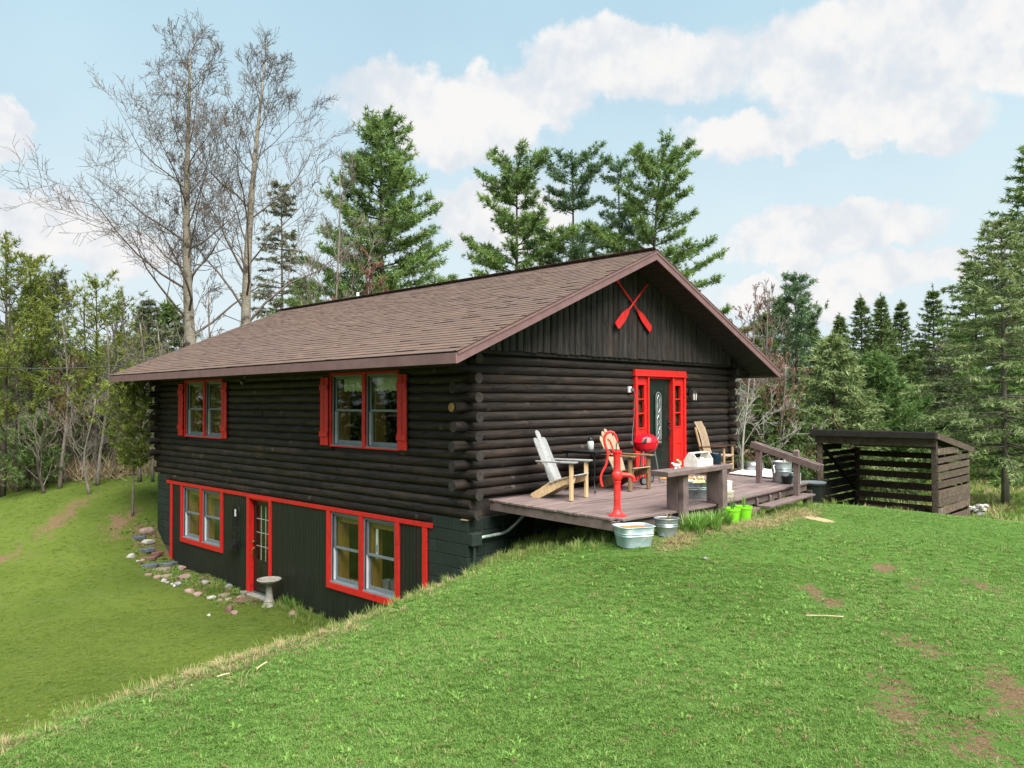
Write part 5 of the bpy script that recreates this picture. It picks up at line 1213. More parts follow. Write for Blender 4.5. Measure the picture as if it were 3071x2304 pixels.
S = [(335, 660, .46, .26, .26, 'stone_pink', 'large pale pink boulder at the far corner of the block wall'),
     (250, 715, .30, .22, .06, 'stone_slate', 'grey slate slab just below the pink corner boulder'),
     (330, 775, .38, .24, .16, 'stone_white', 'cream flat-topped rock below the grey slate slab'),
     (330, 850, .46, .28, .07, 'stone_slate', 'long grey slate slab in the middle of the stone steps'),
     (150, 930, .22, .18, .18, 'stone_white', 'white angular rock standing out on the grass beside the slabs'),
     (230, 980, .13, .11, .07, 'stone_white', 'small white pebble touching the blue slate slab'), (285, 972, .15, .11, .08, 'stone_pink', 'small pinkish pebble above the blue slate slab'),
     (440, 890, .36, .25, .07, 'stone_red', 'dull red flagstone against the red corner post'), (370, 945, .34, .24, .06, 'stone_red', 'dull red flagstone above the blue slate slab'),
     (350, 1018, .48, .34, .05, 'stone_slate', 'blue-grey square slate slab at the edge of the lawn'), (560, 1000, .50, .32, .05, 'stone_slate', 'dark slate slab next to the foundation wall'),
     (500, 1065, .50, .28, .05, 'stone_tan', 'long thin tan slab below the dark slate'), (725, 1065, .26, .22, .20, 'stone_pink', 'round pink rock against the basement wall'),
     (745, 1165, .34, .26, .20, 'stone_pink', 'big light pink rock in the flower bed'), (360, 1130, .22, .15, .11, 'stone_pink', 'flat pink rock starting the bed edging'),
     (440, 1160, .22, .17, .14, 'stone_pink', 'pinkish edging rock beside the flat one'), (555, 1150, .30, .2, .08, 'stone_tan', 'tan flat rock inside the bed edging'),
     (985, 1220, .20, .17, .15, 'stone_grey', 'grey rock half hidden in the bed greenery'), (1235, 1265, .20, .18, .14, 'stone_grey', 'dark grey rock close to the door casing'),
     (800, 1315, .27, .2, .12, 'stone_pink', 'mottled pink rock below the iris clump'), (900, 1350, .22, .17, .13, 'stone_pink', 'rosy rock next to the iris clump'),
     (1050, 1382, .22, .14, .09, 'stone_white', 'flat cream rock at the lawn edge of the bed'), (1185, 1362, .30, .2, .07, 'stone_tan', 'tan flat rock on the way to the basement door'),
     (1140, 1410, .18, .13, .07, 'stone_tan', 'small tan flat rock at the lawn edge'), (1245, 1400, .22, .14, .07, 'stone_pink', 'pink flat rock at the lawn edge before the door'),
     (1370, 1375, .25, .17, .07, 'stone_pink', 'pink flat rock near the basement door'), (1450, 1345, .24, .17, .07, 'stone_pink', 'pink flat rock touching the concrete door sill'),
     (1440, 1405, .62, .40, .05, 'stone_red', 'wide reddish doorstep flagstone in front of the basement door'),
     (1245, 1530, .21, .18, .20, 'stone_red', 'brown round rock alone on the lower lawn'), (1295, 1560, .19, .16, .14, 'stone_pink', 'grey-pink rock leaning on the brown one on the lawn'),
     (1020, 1580, .10, .09, .07, 'stone_white', 'little white stone on the lower lawn'), (1945, 1560, .17, .14, .13, 'stone_pink', 'pale pink rock in the tall grass right of the bird bath')]
for i, (x, y, sx, sy, sz, m, lb) in enumerate(S):
    if sz < .085 and sx > .28: slab('flagstone', lb, hit(*r8(x, y)), sx * 1.15, sy * 1.25, sz, m, -YAW + rg.uniform(-.3, .3), i)
    else: stone('stone', lb, hit(*r8(x, y)), sx, sy, sz, m, rz=-YAW + rg.uniform(-.3, .3), seed=i, sink=.38)
for i, (x, y, s_) in enumerate(((515, 1200, .14), (565, 1225, .12), (612, 1240, .10), (672, 1245, .19), (640, 1252, .09), (540, 1215, .09))):
    stone('cobble', 'small rounded pale cobble in the row edging the flower bed', hit(*r8(x, y)), s_, s_ * .8, s_ * .75, ('stone_white', 'stone_grey')[i % 2], rz=rg.uniform(0, 3), seed=60 + i, group='cobbles edging the bed')
t4 = lambda x, y: (1780 + x * 500 / 2212, 1480 + y * 500 / 2212)
for x, y, s_, m, lb in ((2150, 248, .24, 'stone_tan', 'tan boulder under the deck edge beside the lime pots'), (2060, 290, .14, 'stone_pink', 'small pinkish rock between lime pot and tan boulder'), (930, 560, .22, 'stone_slate', 'blue-grey rock beside the round bucket planter'), (1480, 885, .085, 'stone_grey', 'pebble-sized grey rock alone on the upper lawn')):
    stone('stone', lb, hit(*t4(x, y)), s_, s_ * .85, s_ * .75, m, seed=int(x), sink=.3)
pile = thing('stone_pile', 'low stack of whitish stones near the trees right of the woodshed', 'stone pile', hit(2929, 1545))
for i in range(14):
    stone('piled_stone', None, (rg.uniform(-.22, .22), rg.uniform(-.15, .15), .09 * (i // 5) + .02), .2, .16, .11, 'stone_white' if i % 3 else 'stone_grey', rz=rg.uniform(0, 3), seed=200 + i, par=pile)

# bird bath
bxp = hit(*r8(1715, 1478)); t = thing('bird_bath', 'grey concrete bird bath on a turned pedestal beside the basement door', 'bird bath', (-.30, 5.72, gz(-.3, 5.72) - .03))
MB().lathe([(.15, 0), (.155, .03), (.13, .05), (.12, .08), (.10, .11), (.105, .13), (.08, .17), (.068, .30), (.064, .42), (.075, .455), (.09, .47), (.09, .49)], 20).build('pedestal', 'concrete', t, True)
MB().lathe([(.06, .49), (.16, .505), (.235, .545), (.25, .575), (.243, .588), (.225, .586), (.205, .565), (.10, .55), (0, .548)], 28).build('bowl', 'concrete', t, True)
# plants in the bed
for x, y, n, h, m, lb, nm in ((1090, 1330, 90, .34, 'grass_tall', 'upright iris clump in the flower bed by the basement wall', 'iris_clump'), (640, 1130, 30, .26, 'lily_leaf', 'small leafy plant between the slabs and pink rocks', 'bed_plant'),
                              (1900, 1470, 40, .30, 'lily_leaf', 'broad-leaved plant right of the bird bath', 'bed_plant'), (2040, 1480, 60, .28, 'grass_tall', 'grassy tuft against the basement wall past the bird bath', 'grass_tuft')):
    p = hit(*r8(x, y)); t = thing(nm, lb, 'plant', p); blade_part('leaves', t, m, 0, 0, -.02, n, h, .24 if n > 50 else .12, .022 if n < 50 else .016, lean=.35, rg=random.Random(int(x)))

# ------------------------------------------------------------------ trees
class NG:      # needle / leaf triangle cloud
    def __init__(s): s.c = []; s.d = []; s.l = []
    def add(s, c, d, l): s.c.append(c); s.d.append(d); s.l.append(l)
def needles(C_, D_, Ln, k, wid, rng, spread=.9, droop=0.0):
    """k narrow triangles fanned about each twig point"""
    C_ = np.repeat(np.asarray(C_, float), k, 0); D_ = np.repeat(np.asarray(D_, float), k, 0); Ln = np.repeat(np.asarray(Ln, float), k)
    n = len(C_); r = rng.normal(size=(n, 3)); d = D_ / (np.linalg.norm(D_, axis=1, keepdims=True) + 1e-9) + r * spread * .6; d[:, 2] -= droop
    d /= np.linalg.norm(d, axis=1, keepdims=True) + 1e-9
    s = np.cross(d, rng.normal(size=(n, 3))); s /= np.linalg.norm(s, axis=1, keepdims=True) + 1e-9
    L_ = (Ln * rng.uniform(.7, 1.25, n))[:, None]; w_ = (wid * rng.uniform(.7, 1.3, n))[:, None]
    c = C_ + rng.normal(size=(n, 3)) * Ln[:, None] * .12
    a = c + s * w_ * .5; b = c - s * w_ * .5; e = c + d * L_
    V = np.stack([a, b, e], 1).reshape(-1, 3); return V, np.arange(n * 3).reshape(-1, 3)

def conifer(H, base, prof, nwh, nbr, up0, up1, rng, leaf=.2, wid=.045, k=5, twig=.5, dens=1.0, lean=(0, 0), trunk_r=None, droop=0., irregular=.25, gap=0.0, curve=.35, twigk=3, top_tuft=True, fan=.9):
    """returns wood MB and needle arrays about (0,0,0)"""
    wood = MB(); tr = trunk_r or H * .013
    def ax(t): return np.array((lean[0] * t * t * H + .03 * H * .2 * math.sin(3 * t + lean[1]), lean[1] * t * t * H, H * t))
    wood.tube([ax(i / 9) for i in range(10)], [tr * (1 - .93 * i / 9) for i in range(10)], 7)
    Cc, Dd, Ll = [], [], []
    for w_ in range(nwh):
        t = base + (1 - base) * (w_ + rng.uniform(-.2, .2)) / nwh
        if t > .985: continue
        q = (t - base) / (1 - base)
        if rng.random() < gap: continue
        a0 = rng.uniform(0, 2 * PI)
        for b in range(nbr):
            if rng.random() < gap * .6: continue
            a = a0 + 2 * PI * b / nbr + rng.uniform(-.35, .35)
            L_ = prof(q) * rng.uniform(1 - irregular, 1 + irregular)
            if L_ < .12: continue
            u = up0 + (up1 - up0) * q + rng.uniform(-.12, .12)
            o = ax(t + rng.uniform(-.01, .01)); h = np.array((math.cos(a), math.sin(a), 0)); pts = []
            for s in range(6):
                f = s / 5; pts.append(o + h * L_ * f + np.array((0, 0, 1)) * (L_ * (u * f + curve * f * f * (1 if droop == 0 else -.4))))
            wood.tube(pts, [max(.006, tr * .30 * (1 - q * .6) * (1 - .85 * s / 5)) for s in range(6)], 4, cap=False)
            side = np.array((-h[1], h[0], 0))
            nt_ = max(3, int(L_ / .22 * dens))
            for j in range(nt_):
                f = .22 + .78 * (j + rng.random()) / nt_; i0 = min(4, int(f * 5)); g = f * 5 - i0
                p = pts[i0] * (1 - g) + pts[i0 + 1] * g; bd = pts[i0 + 1] - pts[i0]; bd = bd / (np.linalg.norm(bd) + 1e-9)
                for sg in (-1, 1):
                    if rng.random() < .12: continue
                    tl = twig * (1.1 - .75 * f) * rng.uniform(.6, 1.2) * min(1, .35 + L_ * .4)
                    td = bd * rng.uniform(.35, .95) + side * sg * rng.uniform(.25, 1) + np.array((0, 0, rng.uniform(-.15, .3) + (rng.uniform(-.1, .3) if fan > 1 else 0) - droop)); td = td / np.linalg.norm(td)
                    for m in range(twigk):
                        Cc.append(p + td * tl * (m + .5 * rng.random()) / twigk + (rng.normal(size=3) * .07 if fan > 1 else 0)); Dd.append(td); Ll.append(leaf)
                Cc.append(p); Dd.append(bd + np.array((0, 0, .3))); Ll.append(leaf)
            Cc.append(pts[-1]); Dd.append(pts[-1] - pts[-2]); Ll.append(leaf * 1.2)
    if top_tuft:
        for j in range(int(14)): Cc.append(ax(1 - .012 * j)); Dd.append(np.array((rng.normal() * .3, rng.normal() * .3, 1))); Ll.append(leaf)
    V, T = needles(Cc, Dd, Ll, k, wid, rng, spread=fan, droop=droop * .5)
    return wood, V, T
def plant_conifer(name, label, u, D, top, leafm, bark='bark_dark', seed=0, group=None, base_z=None, **kw):
    x, y = spot(u, D); z0 = gz(x, y) - .1 if base_z is None else base_z; H = height(top, D) - z0
    rng = np.random.default_rng(seed); wood, V, T = conifer(H, rng=rng, **kw)
    t = thing(name, label, 'tree', (x, y, z0), 0, group)
    wood.build('trunk', bark, t, 'all'); me = mesh_np('crown', V, T, leafm); link('crown', me, t)
    return t
pine = lambda wd, p=.75: (lambda q: wd * (math.sin(PI * min(1, (q * .86 + .14) ** p)) ** .75) * (1 - .25 * q) + .12)
cone = lambda wd, e=.9: (lambda q: wd * (1 - q) ** e + .03)
P_ = dict(nbr=5, up0=-.04, up1=.45, leaf=.21, wid=.038, k=9, twig=.9, curve=.20, twigk=4, fan=1.5)
plant_conifer('white_pine', 'tall full white pine rising behind the left half of the roof', 820, 32, 245, 'needle_pine', seed=1, base=.28, prof=lambda q: 3.3 * (1 - q) ** .8 + .35, nwh=24, dens=1.15, irregular=.33, trunk_r=.2, **dict(P_, up1=.5))
plant_conifer('white_pine', 'ragged white pine left of the trio behind the roof ridge', 1112, 36, 335, 'needle_pine', seed=2, base=.36, prof=lambda q: 2.6 * (1 - q) ** .5 * (.55 + .5 * abs(math.sin(q * 8 + .6))) + .35, nwh=15, gap=.14, irregular=.45, dens=1.5, lean=(.012, 0), trunk_r=.18, **P_)
plant_conifer('white_pine', 'thin middle white pine of the trio behind the roof ridge', 1238, 37, 338, 'needle_blue', seed=3, base=.36, prof=lambda q: 2.0 * (1 - q) ** .4 * (.5 + .55 * abs(math.sin(q * 7 + 1.4))) + .3, nwh=14, gap=.16, irregular=.5, dens=1.5, trunk_r=.17, **P_)
plant_conifer('white_pine', 'slim white pine just left of the gable peak', 1338, 38, 338, 'needle_blue', seed=4, base=.40, prof=lambda q: 1.1 * (1 - q) ** .4 + .35, nwh=14, gap=.12, irregular=.4, trunk_r=.15, **P_)
plant_conifer('white_pine', 'wind-swept white pine with long limbs behind the gable peak', 1395, 36, 318, 'needle_pine', seed=5, base=.22, prof=lambda q: 3.3 * (1 - q) ** .5 * (.5 + .55 * abs(math.sin(q * 9 + .3))) + .35, nwh=15, gap=.14, irregular=.45, dens=1.5, lean=(.05, -.03), trunk_r=.19, **P_)
plant_conifer('white_pine', 'rounded dark pine standing above the right eave', 1720, 40, 590, 'needle_blue', seed=6, base=.15, prof=lambda q: 2.3 * (1 - q) ** .7 * (.7 + .3 * math.sin(q * 11)) + .3, nwh=15, trunk_r=.15, **P_)
SPR = dict(nbr=7, up0=-.12, up1=.35, leaf=.17, wid=.045, k=4, twig=.42, curve=.12, droop=.18)
for i, (u, tp, D, wd, m, lb) in enumerate(((1815, 680, 47, 2.5, 'needle_dark', 'dark spruce leftmost in the far row'), (1862, 638, 49, 2.6, 'needle_dark', 'dark spruce, second tip from the left in the far row'), (1905, 636, 47, 2.4, 'needle_dark', 'dark spruce with the slim middle tip in the far row'),
                                           (1948, 652, 50, 2.7, 'needle_dark', 'dark spruce, fourth tip in the far row'), (2018, 618, 46, 2.8, 'needle_dark', 'tallest spruce of the far row, rightmost tip'), (2070, 690, 44, 2.6, 'needle_dark', 'dark spruce half hidden behind the big right-hand spruce'))):
    plant_conifer('spruce', lb, u, D, tp, m, seed=20 + i, group='row of far spruces', base=.04, prof=cone(wd, 1.0), nwh=36, dens=1.0, irregular=.25, **dict(SPR, leaf=.2, wid=.055, k=4, twigk=2))
plant_conifer('spruce', 'broad pale green spruce behind the stair rail', 1800, 24, 722, 'needle_light', seed=30, base=.02, prof=cone(2.1, .75), nwh=24, dens=1.3, irregular=.22, trunk_r=.1, **SPR)
plant_conifer('young_pine', 'bright green young pine above the woodshed roof', 1888, 27, 775, 'needle_bright', seed=31, base=.02, prof=cone(2.0, .7), nwh=18, dens=1.2, irregular=.25, trunk_r=.08, **dict(P_, leaf=.2, wid=.04, up0=.15))
plant_conifer('spruce', 'large pale spruce with a bare grey trunk right of the woodshed', 2168, 22, 470, 'needle_light', 'bark_grey', seed=32, base=.2, prof=lambda q: 2.1 * (1 - q) ** .7 + .15, nwh=30, dens=1.2, gap=.06, irregular=.35, trunk_r=.11, **dict(SPR, leaf=.14, wid=.035))
plant_conifer('spruce', 'tall dark green spruce at the right edge of the view', 2240, 30, 300, 'needle_pine', seed=33, base=.05, prof=lambda q: 3.2 * (1 - q) ** .8 + .15, nwh=34, dens=1.2, irregular=.3, trunk_r=.14, **dict(SPR, leaf=.2, wid=.05))
plant_conifer('spruce', 'dark spruce with drooping limbs filling in behind the pale one', 2110, 37, 560, 'needle_pine', seed=34, base=.05, prof=lambda q: 2.7 * (1 - q) ** .8 + .15, nwh=28, dens=1.1, irregular=.35, trunk_r=.13, **dict(SPR, leaf=.2, wid=.05))
plant_conifer('spruce', 'grey-green spruce with dead lower limbs beside the pale spruce trunk', 2045, 36, 740, 'needle_grey', 'bark_grey', seed=35, base=.06, prof=lambda q: 2.0 * (1 - q) ** .7 + .15, nwh=22, dens=1.0, gap=.1, irregular=.4, trunk_r=.1, **SPR)
plant_conifer('spruce', 'deep green spruce low behind the stair rail post', 1672, 23, 830, 'needle_dark', seed=36, base=.02, prof=cone(1.9, .7), nwh=18, dens=1.2, irregular=.3, trunk_r=.09, **SPR)
plant_conifer('spruce', 'small dark spruce between the pale spruce and the young pine', 1960, 33, 760, 'needle_dark', seed=37, base=.02, prof=cone(2.0, .8), nwh=20, dens=1.1, irregular=.25, trunk_r=.1, **SPR)
# left side
Y_ = dict(nbr=4, up0=.25, up1=.8, leaf=.14, wid=.028, k=7, twig=.42, curve=.3, fan=1.3)
plant_conifer('young_pine', 'thin jack pine with a pointed tip at the left edge of the woods', 62, 25, 548, 'needle_yellow', seed=41, base=.3, prof=lambda q: 1.5 * (1 - q) ** .8 + .2, nwh=15, gap=.12, irregular=.4, trunk_r=.08, **Y_)
plant_conifer('young_pine', 'spindly jack pine with a bare pole-like top', 122, 26, 588, 'needle_grey', seed=42, base=.35, prof=lambda q: .75 * (1 - q) ** .8 + .15, nwh=18, gap=.15, irregular=.4, trunk_r=.06, **Y_)
plant_conifer('young_pine', 'yellow-green jack pine with upswept limbs beside the grey spruce', 205, 25, 600, 'needle_yellow', seed=43, base=.28, prof=lambda q: 1.4 * (1 - q) ** .7 + .25, nwh=14, gap=.12, irregular=.45, trunk_r=.08, **Y_)
plant_conifer('young_pine', 'yellowish pine cut by the left picture edge', 8, 24, 500, 'needle_yellow', seed=44, base=.2, prof=lambda q: 1.8 * (1 - q) ** .8 + .2, nwh=14, gap=.15, irregular=.4, trunk_r=.09, **Y_)
plant_conifer('young_pine', 'olive pine sapling right of the yellow-green jack pine', 250, 28, 660, 'needle_yellow', seed=45, base=.15, prof=lambda q: 1.2 * (1 - q) ** .7 + .2, nwh=13, gap=.1, irregular=.35, trunk_r=.06, **Y_)
plant_conifer('spruce', 'grey-green spruce beside the left aspen trunk', 318, 33, 640, 'needle_grey', seed=46, base=.05, prof=cone(2.2, .8), nwh=22, dens=1.0, irregular=.3, trunk_r=.12, **SPR)
plant_conifer('spruce', 'dull green spruce peeking between the aspen trunks', 395, 34, 668, 'needle_grey', seed=47, base=.05, prof=cone(1.7, .8), nwh=20, dens=1.0, irregular=.3, trunk_r=.1, **SPR)
plant_conifer('spruce', 'half-bare greyish spruce between the aspens and the full pine', 605, 38, 385, 'needle_grey', 'bark_grey', seed=48, base=.25, prof=lambda q: 2.2 * (1 - q) ** .8 + .2, nwh=24, gap=.1, dens=.8, irregular=.35, trunk_r=.13, **dict(SPR, leaf=.2, wid=.05))
plant_conifer('young_pine', 'low green pine showing just over the roof ridge', 660, 36, 600, 'needle_pine', seed=49, base=.1, prof=cone(2.4, .7), nwh=14, irregular=.35, trunk_r=.1, **dict(P_, leaf=.22))
plant_conifer('young_pine', 'dark green pine behind the lower left brush', 165, 34, 760, 'needle_pine', seed=50, base=.05, prof=cone(2.2, .7), nwh=15, irregular=.35, trunk_r=.1, **dict(P_, leaf=.22))
plant_conifer('young_cedar', 'yellow-green cedar bush on slim stems left of the house corner', 288, 21.5, 830, 'needle_yellow', 'bark_grey', seed=51, base=.38, prof=lambda q: .75 * math.sin(PI * (q * .85 + .12)) + .12, nwh=14, irregular=.4, trunk_r=.035, **dict(Y_, leaf=.12, wid=.03))
plant_conifer('young_cedar', 'small dark cedar at the lawn edge on the left', 75, 24, 905, 'needle_dark', seed=52, base=.1, prof=cone(.9, .6), nwh=13, irregular=.35, trunk_r=.04, **dict(Y_, leaf=.13, wid=.03))
plant_conifer('young_cedar', 'olive cedar low beside the house corner', 235, 26, 885, 'needle_grey', seed=53, base=.12, prof=cone(1.0, .6), nwh=13, irregular=.35, trunk_r=.04, **dict(Y_, leaf=.13, wid=.03))

def bare_tree(H, rng, tr, fork=None, limbs=16, first=.25, spread=1.0, depth=3, kid=5, bias=(0, 0, .0), tw=.010, ang=(.55, 1.0), lenk=.42, lean=(0, 0), tips=True, sub_len=.52, wob=.10, limb_dark=False, limb_r=.42):
    big, fine = MB(), MB(); tipsP = []; twl = []
    def grow(p, d, L_, r, lv):
        n = 5 if lv < 2 else (4 if lv == 2 else 3); pts = [p]; rr = [r]; dd = d
        for i in range(n):
            dd = _n(dd + rng.normal(size=3) * wob + np.array((0, 0, .06)) + np.array(bias)); pts.append(pts[-1] + dd * L_ / n); rr.append(max(tw * .6, r * (1 - .8 * (i + 1) / n)))
        if r <= .022: twl.extend((*pts[i], *pts[i + 1], rr[i], rr[i + 1]) for i in range(n))
        else: (big if (r > .03 and not limb_dark) else fine).tube(pts, rr, 6 if r > .05 else 4, cap=False)
        if lv >= depth: tipsP.append((pts[-1], dd)); tipsP.append((pts[n // 2 + 1], dd)); return
        m = max(2, int(kid * (1 if lv else 1) + rng.uniform(-1, 1)))
        for j in range(m):
            f = .25 + .75 * (j + rng.random()) / m; i0 = min(n - 1, int(f * n)); q = pts[i0] + (pts[i0 + 1] - pts[i0]) * (f * n - i0)
            b = _n(pts[i0 + 1] - pts[i0]); s = _n(np.cross(b, rng.normal(size=3))); a = rng.uniform(*ang) * .9
            grow(q, _n(b * math.cos(a) + s * math.sin(a) + np.array((0, 0, .12))), L_ * sub_len * rng.uniform(.65, 1.15) * (1.15 - .4 * f), max(tw, rr[i0] * .5), lv + 1)
        tipsP.append((pts[-1], dd))
    # trunk
    n = 12; pts = []; rr = []
    for i in range(n + 1):
        f = i / n; pts.append(np.array((lean[0] * f * H + .12 * math.sin(5 * f + H), lean[1] * f * H + .1 * math.sin(4 * f), H * f))); rr.append(max(.02, tr * (1 - .9 * f) + (.25 * tr * math.exp(-f * 18))))
    big.tube(pts, rr, 10)
    for j in range(limbs):
        f = first + (.97 - first) * (j + rng.random() * .7) / limbs; i0 = min(n - 1, int(f * n)); p = pts[i0] + (pts[i0 + 1] - pts[i0]) * (f * n - i0)
        az = j * 2.4 + rng.uniform(-.5, .5); a = rng.uniform(*ang) * (1.1 - .45 * f); d = np.array((math.sin(a) * math.cos(az), math.sin(a) * math.sin(az), math.cos(a)))
        grow(p, d, H * lenk * spread * (1.12 - f) ** .75 * rng.uniform(.75, 1.15), rr[i0] * limb_r, 1)
    grow(pts[-1], np.array((0, 0, 1.)), H * .08, .02, 2)
    return big, fine, tipsP, np.array(twl)
def plant_bare(name, label, u, D, top, seed, bark, twig, tips_mat=None, tip_k=3, tip_l=.08, tip_w=.022, group=None, tip_keep=1.0, **kw):
    x, y = spot(u, D); z0 = gz(x, y) - .1; H = height(top, D) - z0; rng = np.random.default_rng(seed)
    big, fine, tp, tw_ = bare_tree(H, rng, **kw)
    t = thing(name, label, 'tree', (x, y, z0), 0, group); big.build('trunk', bark, t, 'all')
    if fine.f: fine.build('limbs', twig, t)
    if len(tw_):       # thin three-sided twigs, built all at once
        a_, b_ = tw_[:, :3], tw_[:, 3:6]; dd = b_ - a_; s1 = np.cross(dd, np.where(np.abs(dd[:, 2:3]) > .8 * np.linalg.norm(dd, axis=1, keepdims=True), (1., 0, 0), (0, 0, 1.)))
        s1 /= np.linalg.norm(s1, axis=1, keepdims=True) + 1e-9; s2 = np.cross(s1, dd); s2 /= np.linalg.norm(s2, axis=1, keepdims=True) + 1e-9
        V = [q + (s1 * math.cos(2.0944 * j) + s2 * math.sin(2.0944 * j)) * tw_[:, c:c + 1] for q, c in ((a_, 6), (b_, 7)) for j in range(3)]
        V = np.stack(V, 1).reshape(-1, 3); b0 = np.arange(len(tw_))[:, None, None] * 6; Q = np.array([[0, 1, 4, 3], [1, 2, 5, 4], [2, 0, 3, 5]])[None] + b0
        link('twigs', mesh_np('twigs', V, Q.reshape(-1, 4), twig, quads=True), t)
    if tips_mat and tp:
        tp = [q for q in tp if rng.random() < tip_keep]
        V, T = needles([q[0] for q in tp], [q[1] for q in tp], [tip_l] * len(tp), tip_k, tip_w, rng, spread=1.1, droop=.3); link('catkins', mesh_np('catkins', V, T, tips_mat), t)
    return t
rng_ = np.random.default_rng(12)
AS = dict(tw=.008, depth=4, kid=6, sub_len=.56, wob=.15, tip_k=2, tip_l=.07, tip_w=.014, tip_keep=.3, limb_dark=True, limb_r=.27)
plant_bare('aspen', 'tall leafless aspen with a straight pale trunk and wide left limbs', 425, 27, 112, 71, 'bark_aspen', 'twig_aspen', 'catkin', tr=.25, limbs=26, first=.33, lenk=.40, ang=(.75, 1.2), lean=(-.02, .02), **AS)
plant_bare('aspen', 'slimmer aspen trunk close against the tall straight one', 404, 28, 330, 72, 'bark_aspen', 'twig_aspen', 'catkin', tr=.11, limbs=10, first=.45, lenk=.26, ang=(.6, 1.0), **AS)
plant_bare('aspen', 'leafless forked aspen right of the straight one', 520, 27, 135, 73, 'bark_aspen', 'twig_aspen', 'catkin', tr=.25, limbs=20, first=.36, lenk=.42, ang=(.5, 1.0), lean=(.03, -.04), **AS)
BR = dict(depth=3, kid=5, wob=.16)
for i, (u, D, tp, bk, tg, tip, lb, nm) in enumerate((
        (725, 25, 375, 'twig_grey', 'twig_grey', None, 'grey leafless treetop in front of the full white pine', 'bare_tree'),
        (800, 25, 575, 'bark_grey', 'twig_red', 'bud_red', 'red-budded maple showing over the roof ridge', 'maple'),
        (340, 24, 720, 'bark_grey', 'twig_grey', None, 'tangled grey shrub left of the roof end', 'bare_shrub'), (455, 25, 640, 'bark_grey', 'twig_grey', None, 'grey tangled shrub below the aspens', 'bare_shrub'),
        (270, 27, 650, 'bark_grey', 'twig_grey', None, 'leafless grey tree behind the cedar bush', 'bare_tree'), (30, 27, 700, 'bark_grey', 'twig_grey', None, 'bare grey tree at the far left edge', 'bare_tree'),
        (150, 25, 780, 'bark_grey', 'twig_red', 'bud_red', 'reddish leafless shrub among the left pines', 'bare_shrub'), (195, 23, 860, 'twig_grey', 'twig_grey', None, 'low fan of grey stems in the left undergrowth', 'bare_shrub'),
        (95, 23.5, 880, 'bark_dark', 'twig_grey', None, 'dark-stemmed bare shrub near the left lawn edge', 'bare_shrub'),
        (1612, 21, 770, 'twig_white', 'twig_white', None, 'whitish leafless birch against the right house corner', 'birch'), (1660, 26, 645, 'bark_grey', 'twig_grey', None, 'tall grey leafless tree over the right eave', 'bare_tree'),
        (1632, 29, 650, 'bark_grey', 'twig_red', 'bud_red', 'rusty-budded tree behind the right eave', 'maple'), (1690, 22, 790, 'bark_grey', 'twig_red', 'bud_red', 'reddish bare shrub right of the whitish birch', 'bare_shrub'),
        (2060, 33, 900, 'bark_grey', 'twig_grey', None, 'grey twiggy brush behind the woodshed', 'bare_shrub'))):
    small = tp > 700
    plant_bare(nm, lb, u, D, tp, 90 + i, bk, tg, tip, tr=.045 if small else .09, limbs=14 if small else 14, first=.06 if small else .18, lenk=.55 if small else .36, ang=(.35, .95), tw=.008 if small else .010, tip_k=2, tip_l=.06, tip_w=.022, tip_keep=.7, **dict(BR, depth=4 if nm in ('birch', 'bare_tree', 'maple') else 3))

for i, (u, D, tp, m, lb) in enumerate(((20, 31, 690, 'needle_bright', 'fresh green fir low at the far left'), (95, 30, 730, 'needle_pine', 'green fir between the two leftmost jack pines'), (145, 29, 820, 'needle_bright', 'small fresh green fir in the left thicket'), (230, 31, 740, 'needle_bright', 'light green fir behind the cedar bush'),
                                   (275, 29, 800, 'needle_light', 'pale fir right behind the cedar bush'), (355, 29, 760, 'needle_light', 'pale green fir at the left roof end'))):
    plant_conifer('fir', lb, u, D, tp, m, seed=140 + i, base=.06, prof=cone(1.7, .7), nwh=18, dens=1.0, irregular=.35, trunk_r=.08, **dict(SPR, leaf=.19, wid=.05))
for i, (u, D, tp, lb) in enumerate(((40, 24.5, 640, 'slender grey pole trunk nearest the left edge'), (108, 25.5, 660, 'slender dark trunk with few twigs left of the cedar'), (140, 24, 700, 'thin leaning grey sapling in the left thicket'), (178, 26, 640, 'straight grey sapling beside the yellow-green jack pine'), (222, 24, 720, 'thin pale sapling left of the cedar bush'), (258, 25, 700, 'thin grey sapling touching the cedar bush'), (312, 24, 700, 'slim bare sapling against the house corner'))):
    plant_bare('sapling', lb, u, D, tp, 160 + i, 'bark_dark' if i % 2 else 'bark_grey', 'twig_grey', None, tr=.055, limbs=14, first=.35, lenk=.26, ang=(.4, .9), tw=.007, depth=3, kid=4, wob=.12, lean=(rng_.uniform(-.04, .04), rng_.uniform(-.04, .04)))

# far woods, one mass
fv, ft, off = [], [], 0
rng = np.random.default_rng(77)
protos = []
for s in range(5):
    w_, V, T = conifer(9.0, base=.04, prof=cone((2.2, 2.6, 1.9, 2.4, 2.8)[s], .8), nwh=20, nbr=6, up0=-.1, up1=.4, rng=np.random.default_rng(300 + s), leaf=.42, wid=.14, k=3, twig=.6, dens=.7, droop=.15, twigk=2)
    protos.append(V)
places = []
for u in np.arange(-500, 560, 62): places.append((u, rng.uniform(42, 58), rng.uniform(.62, .95)))
for u in np.arange(560, 1560, 90): places.append((u, rng.uniform(52, 64), rng.uniform(.5, .72)))
for u in np.arange(1560, 2750, 50): places.append((u, rng.uniform(50, 64), rng.uniform(.75, 1.0)))
for u in np.arange(2330, 3000, 110): places.append((u, rng.uniform(34, 44), rng.uniform(.7, 1.0)))
for a in np.arange(R(110), R(372), R(4.6)): places.append((None, a, rng.uniform(.9, 1.3)))      # woods all round the yard
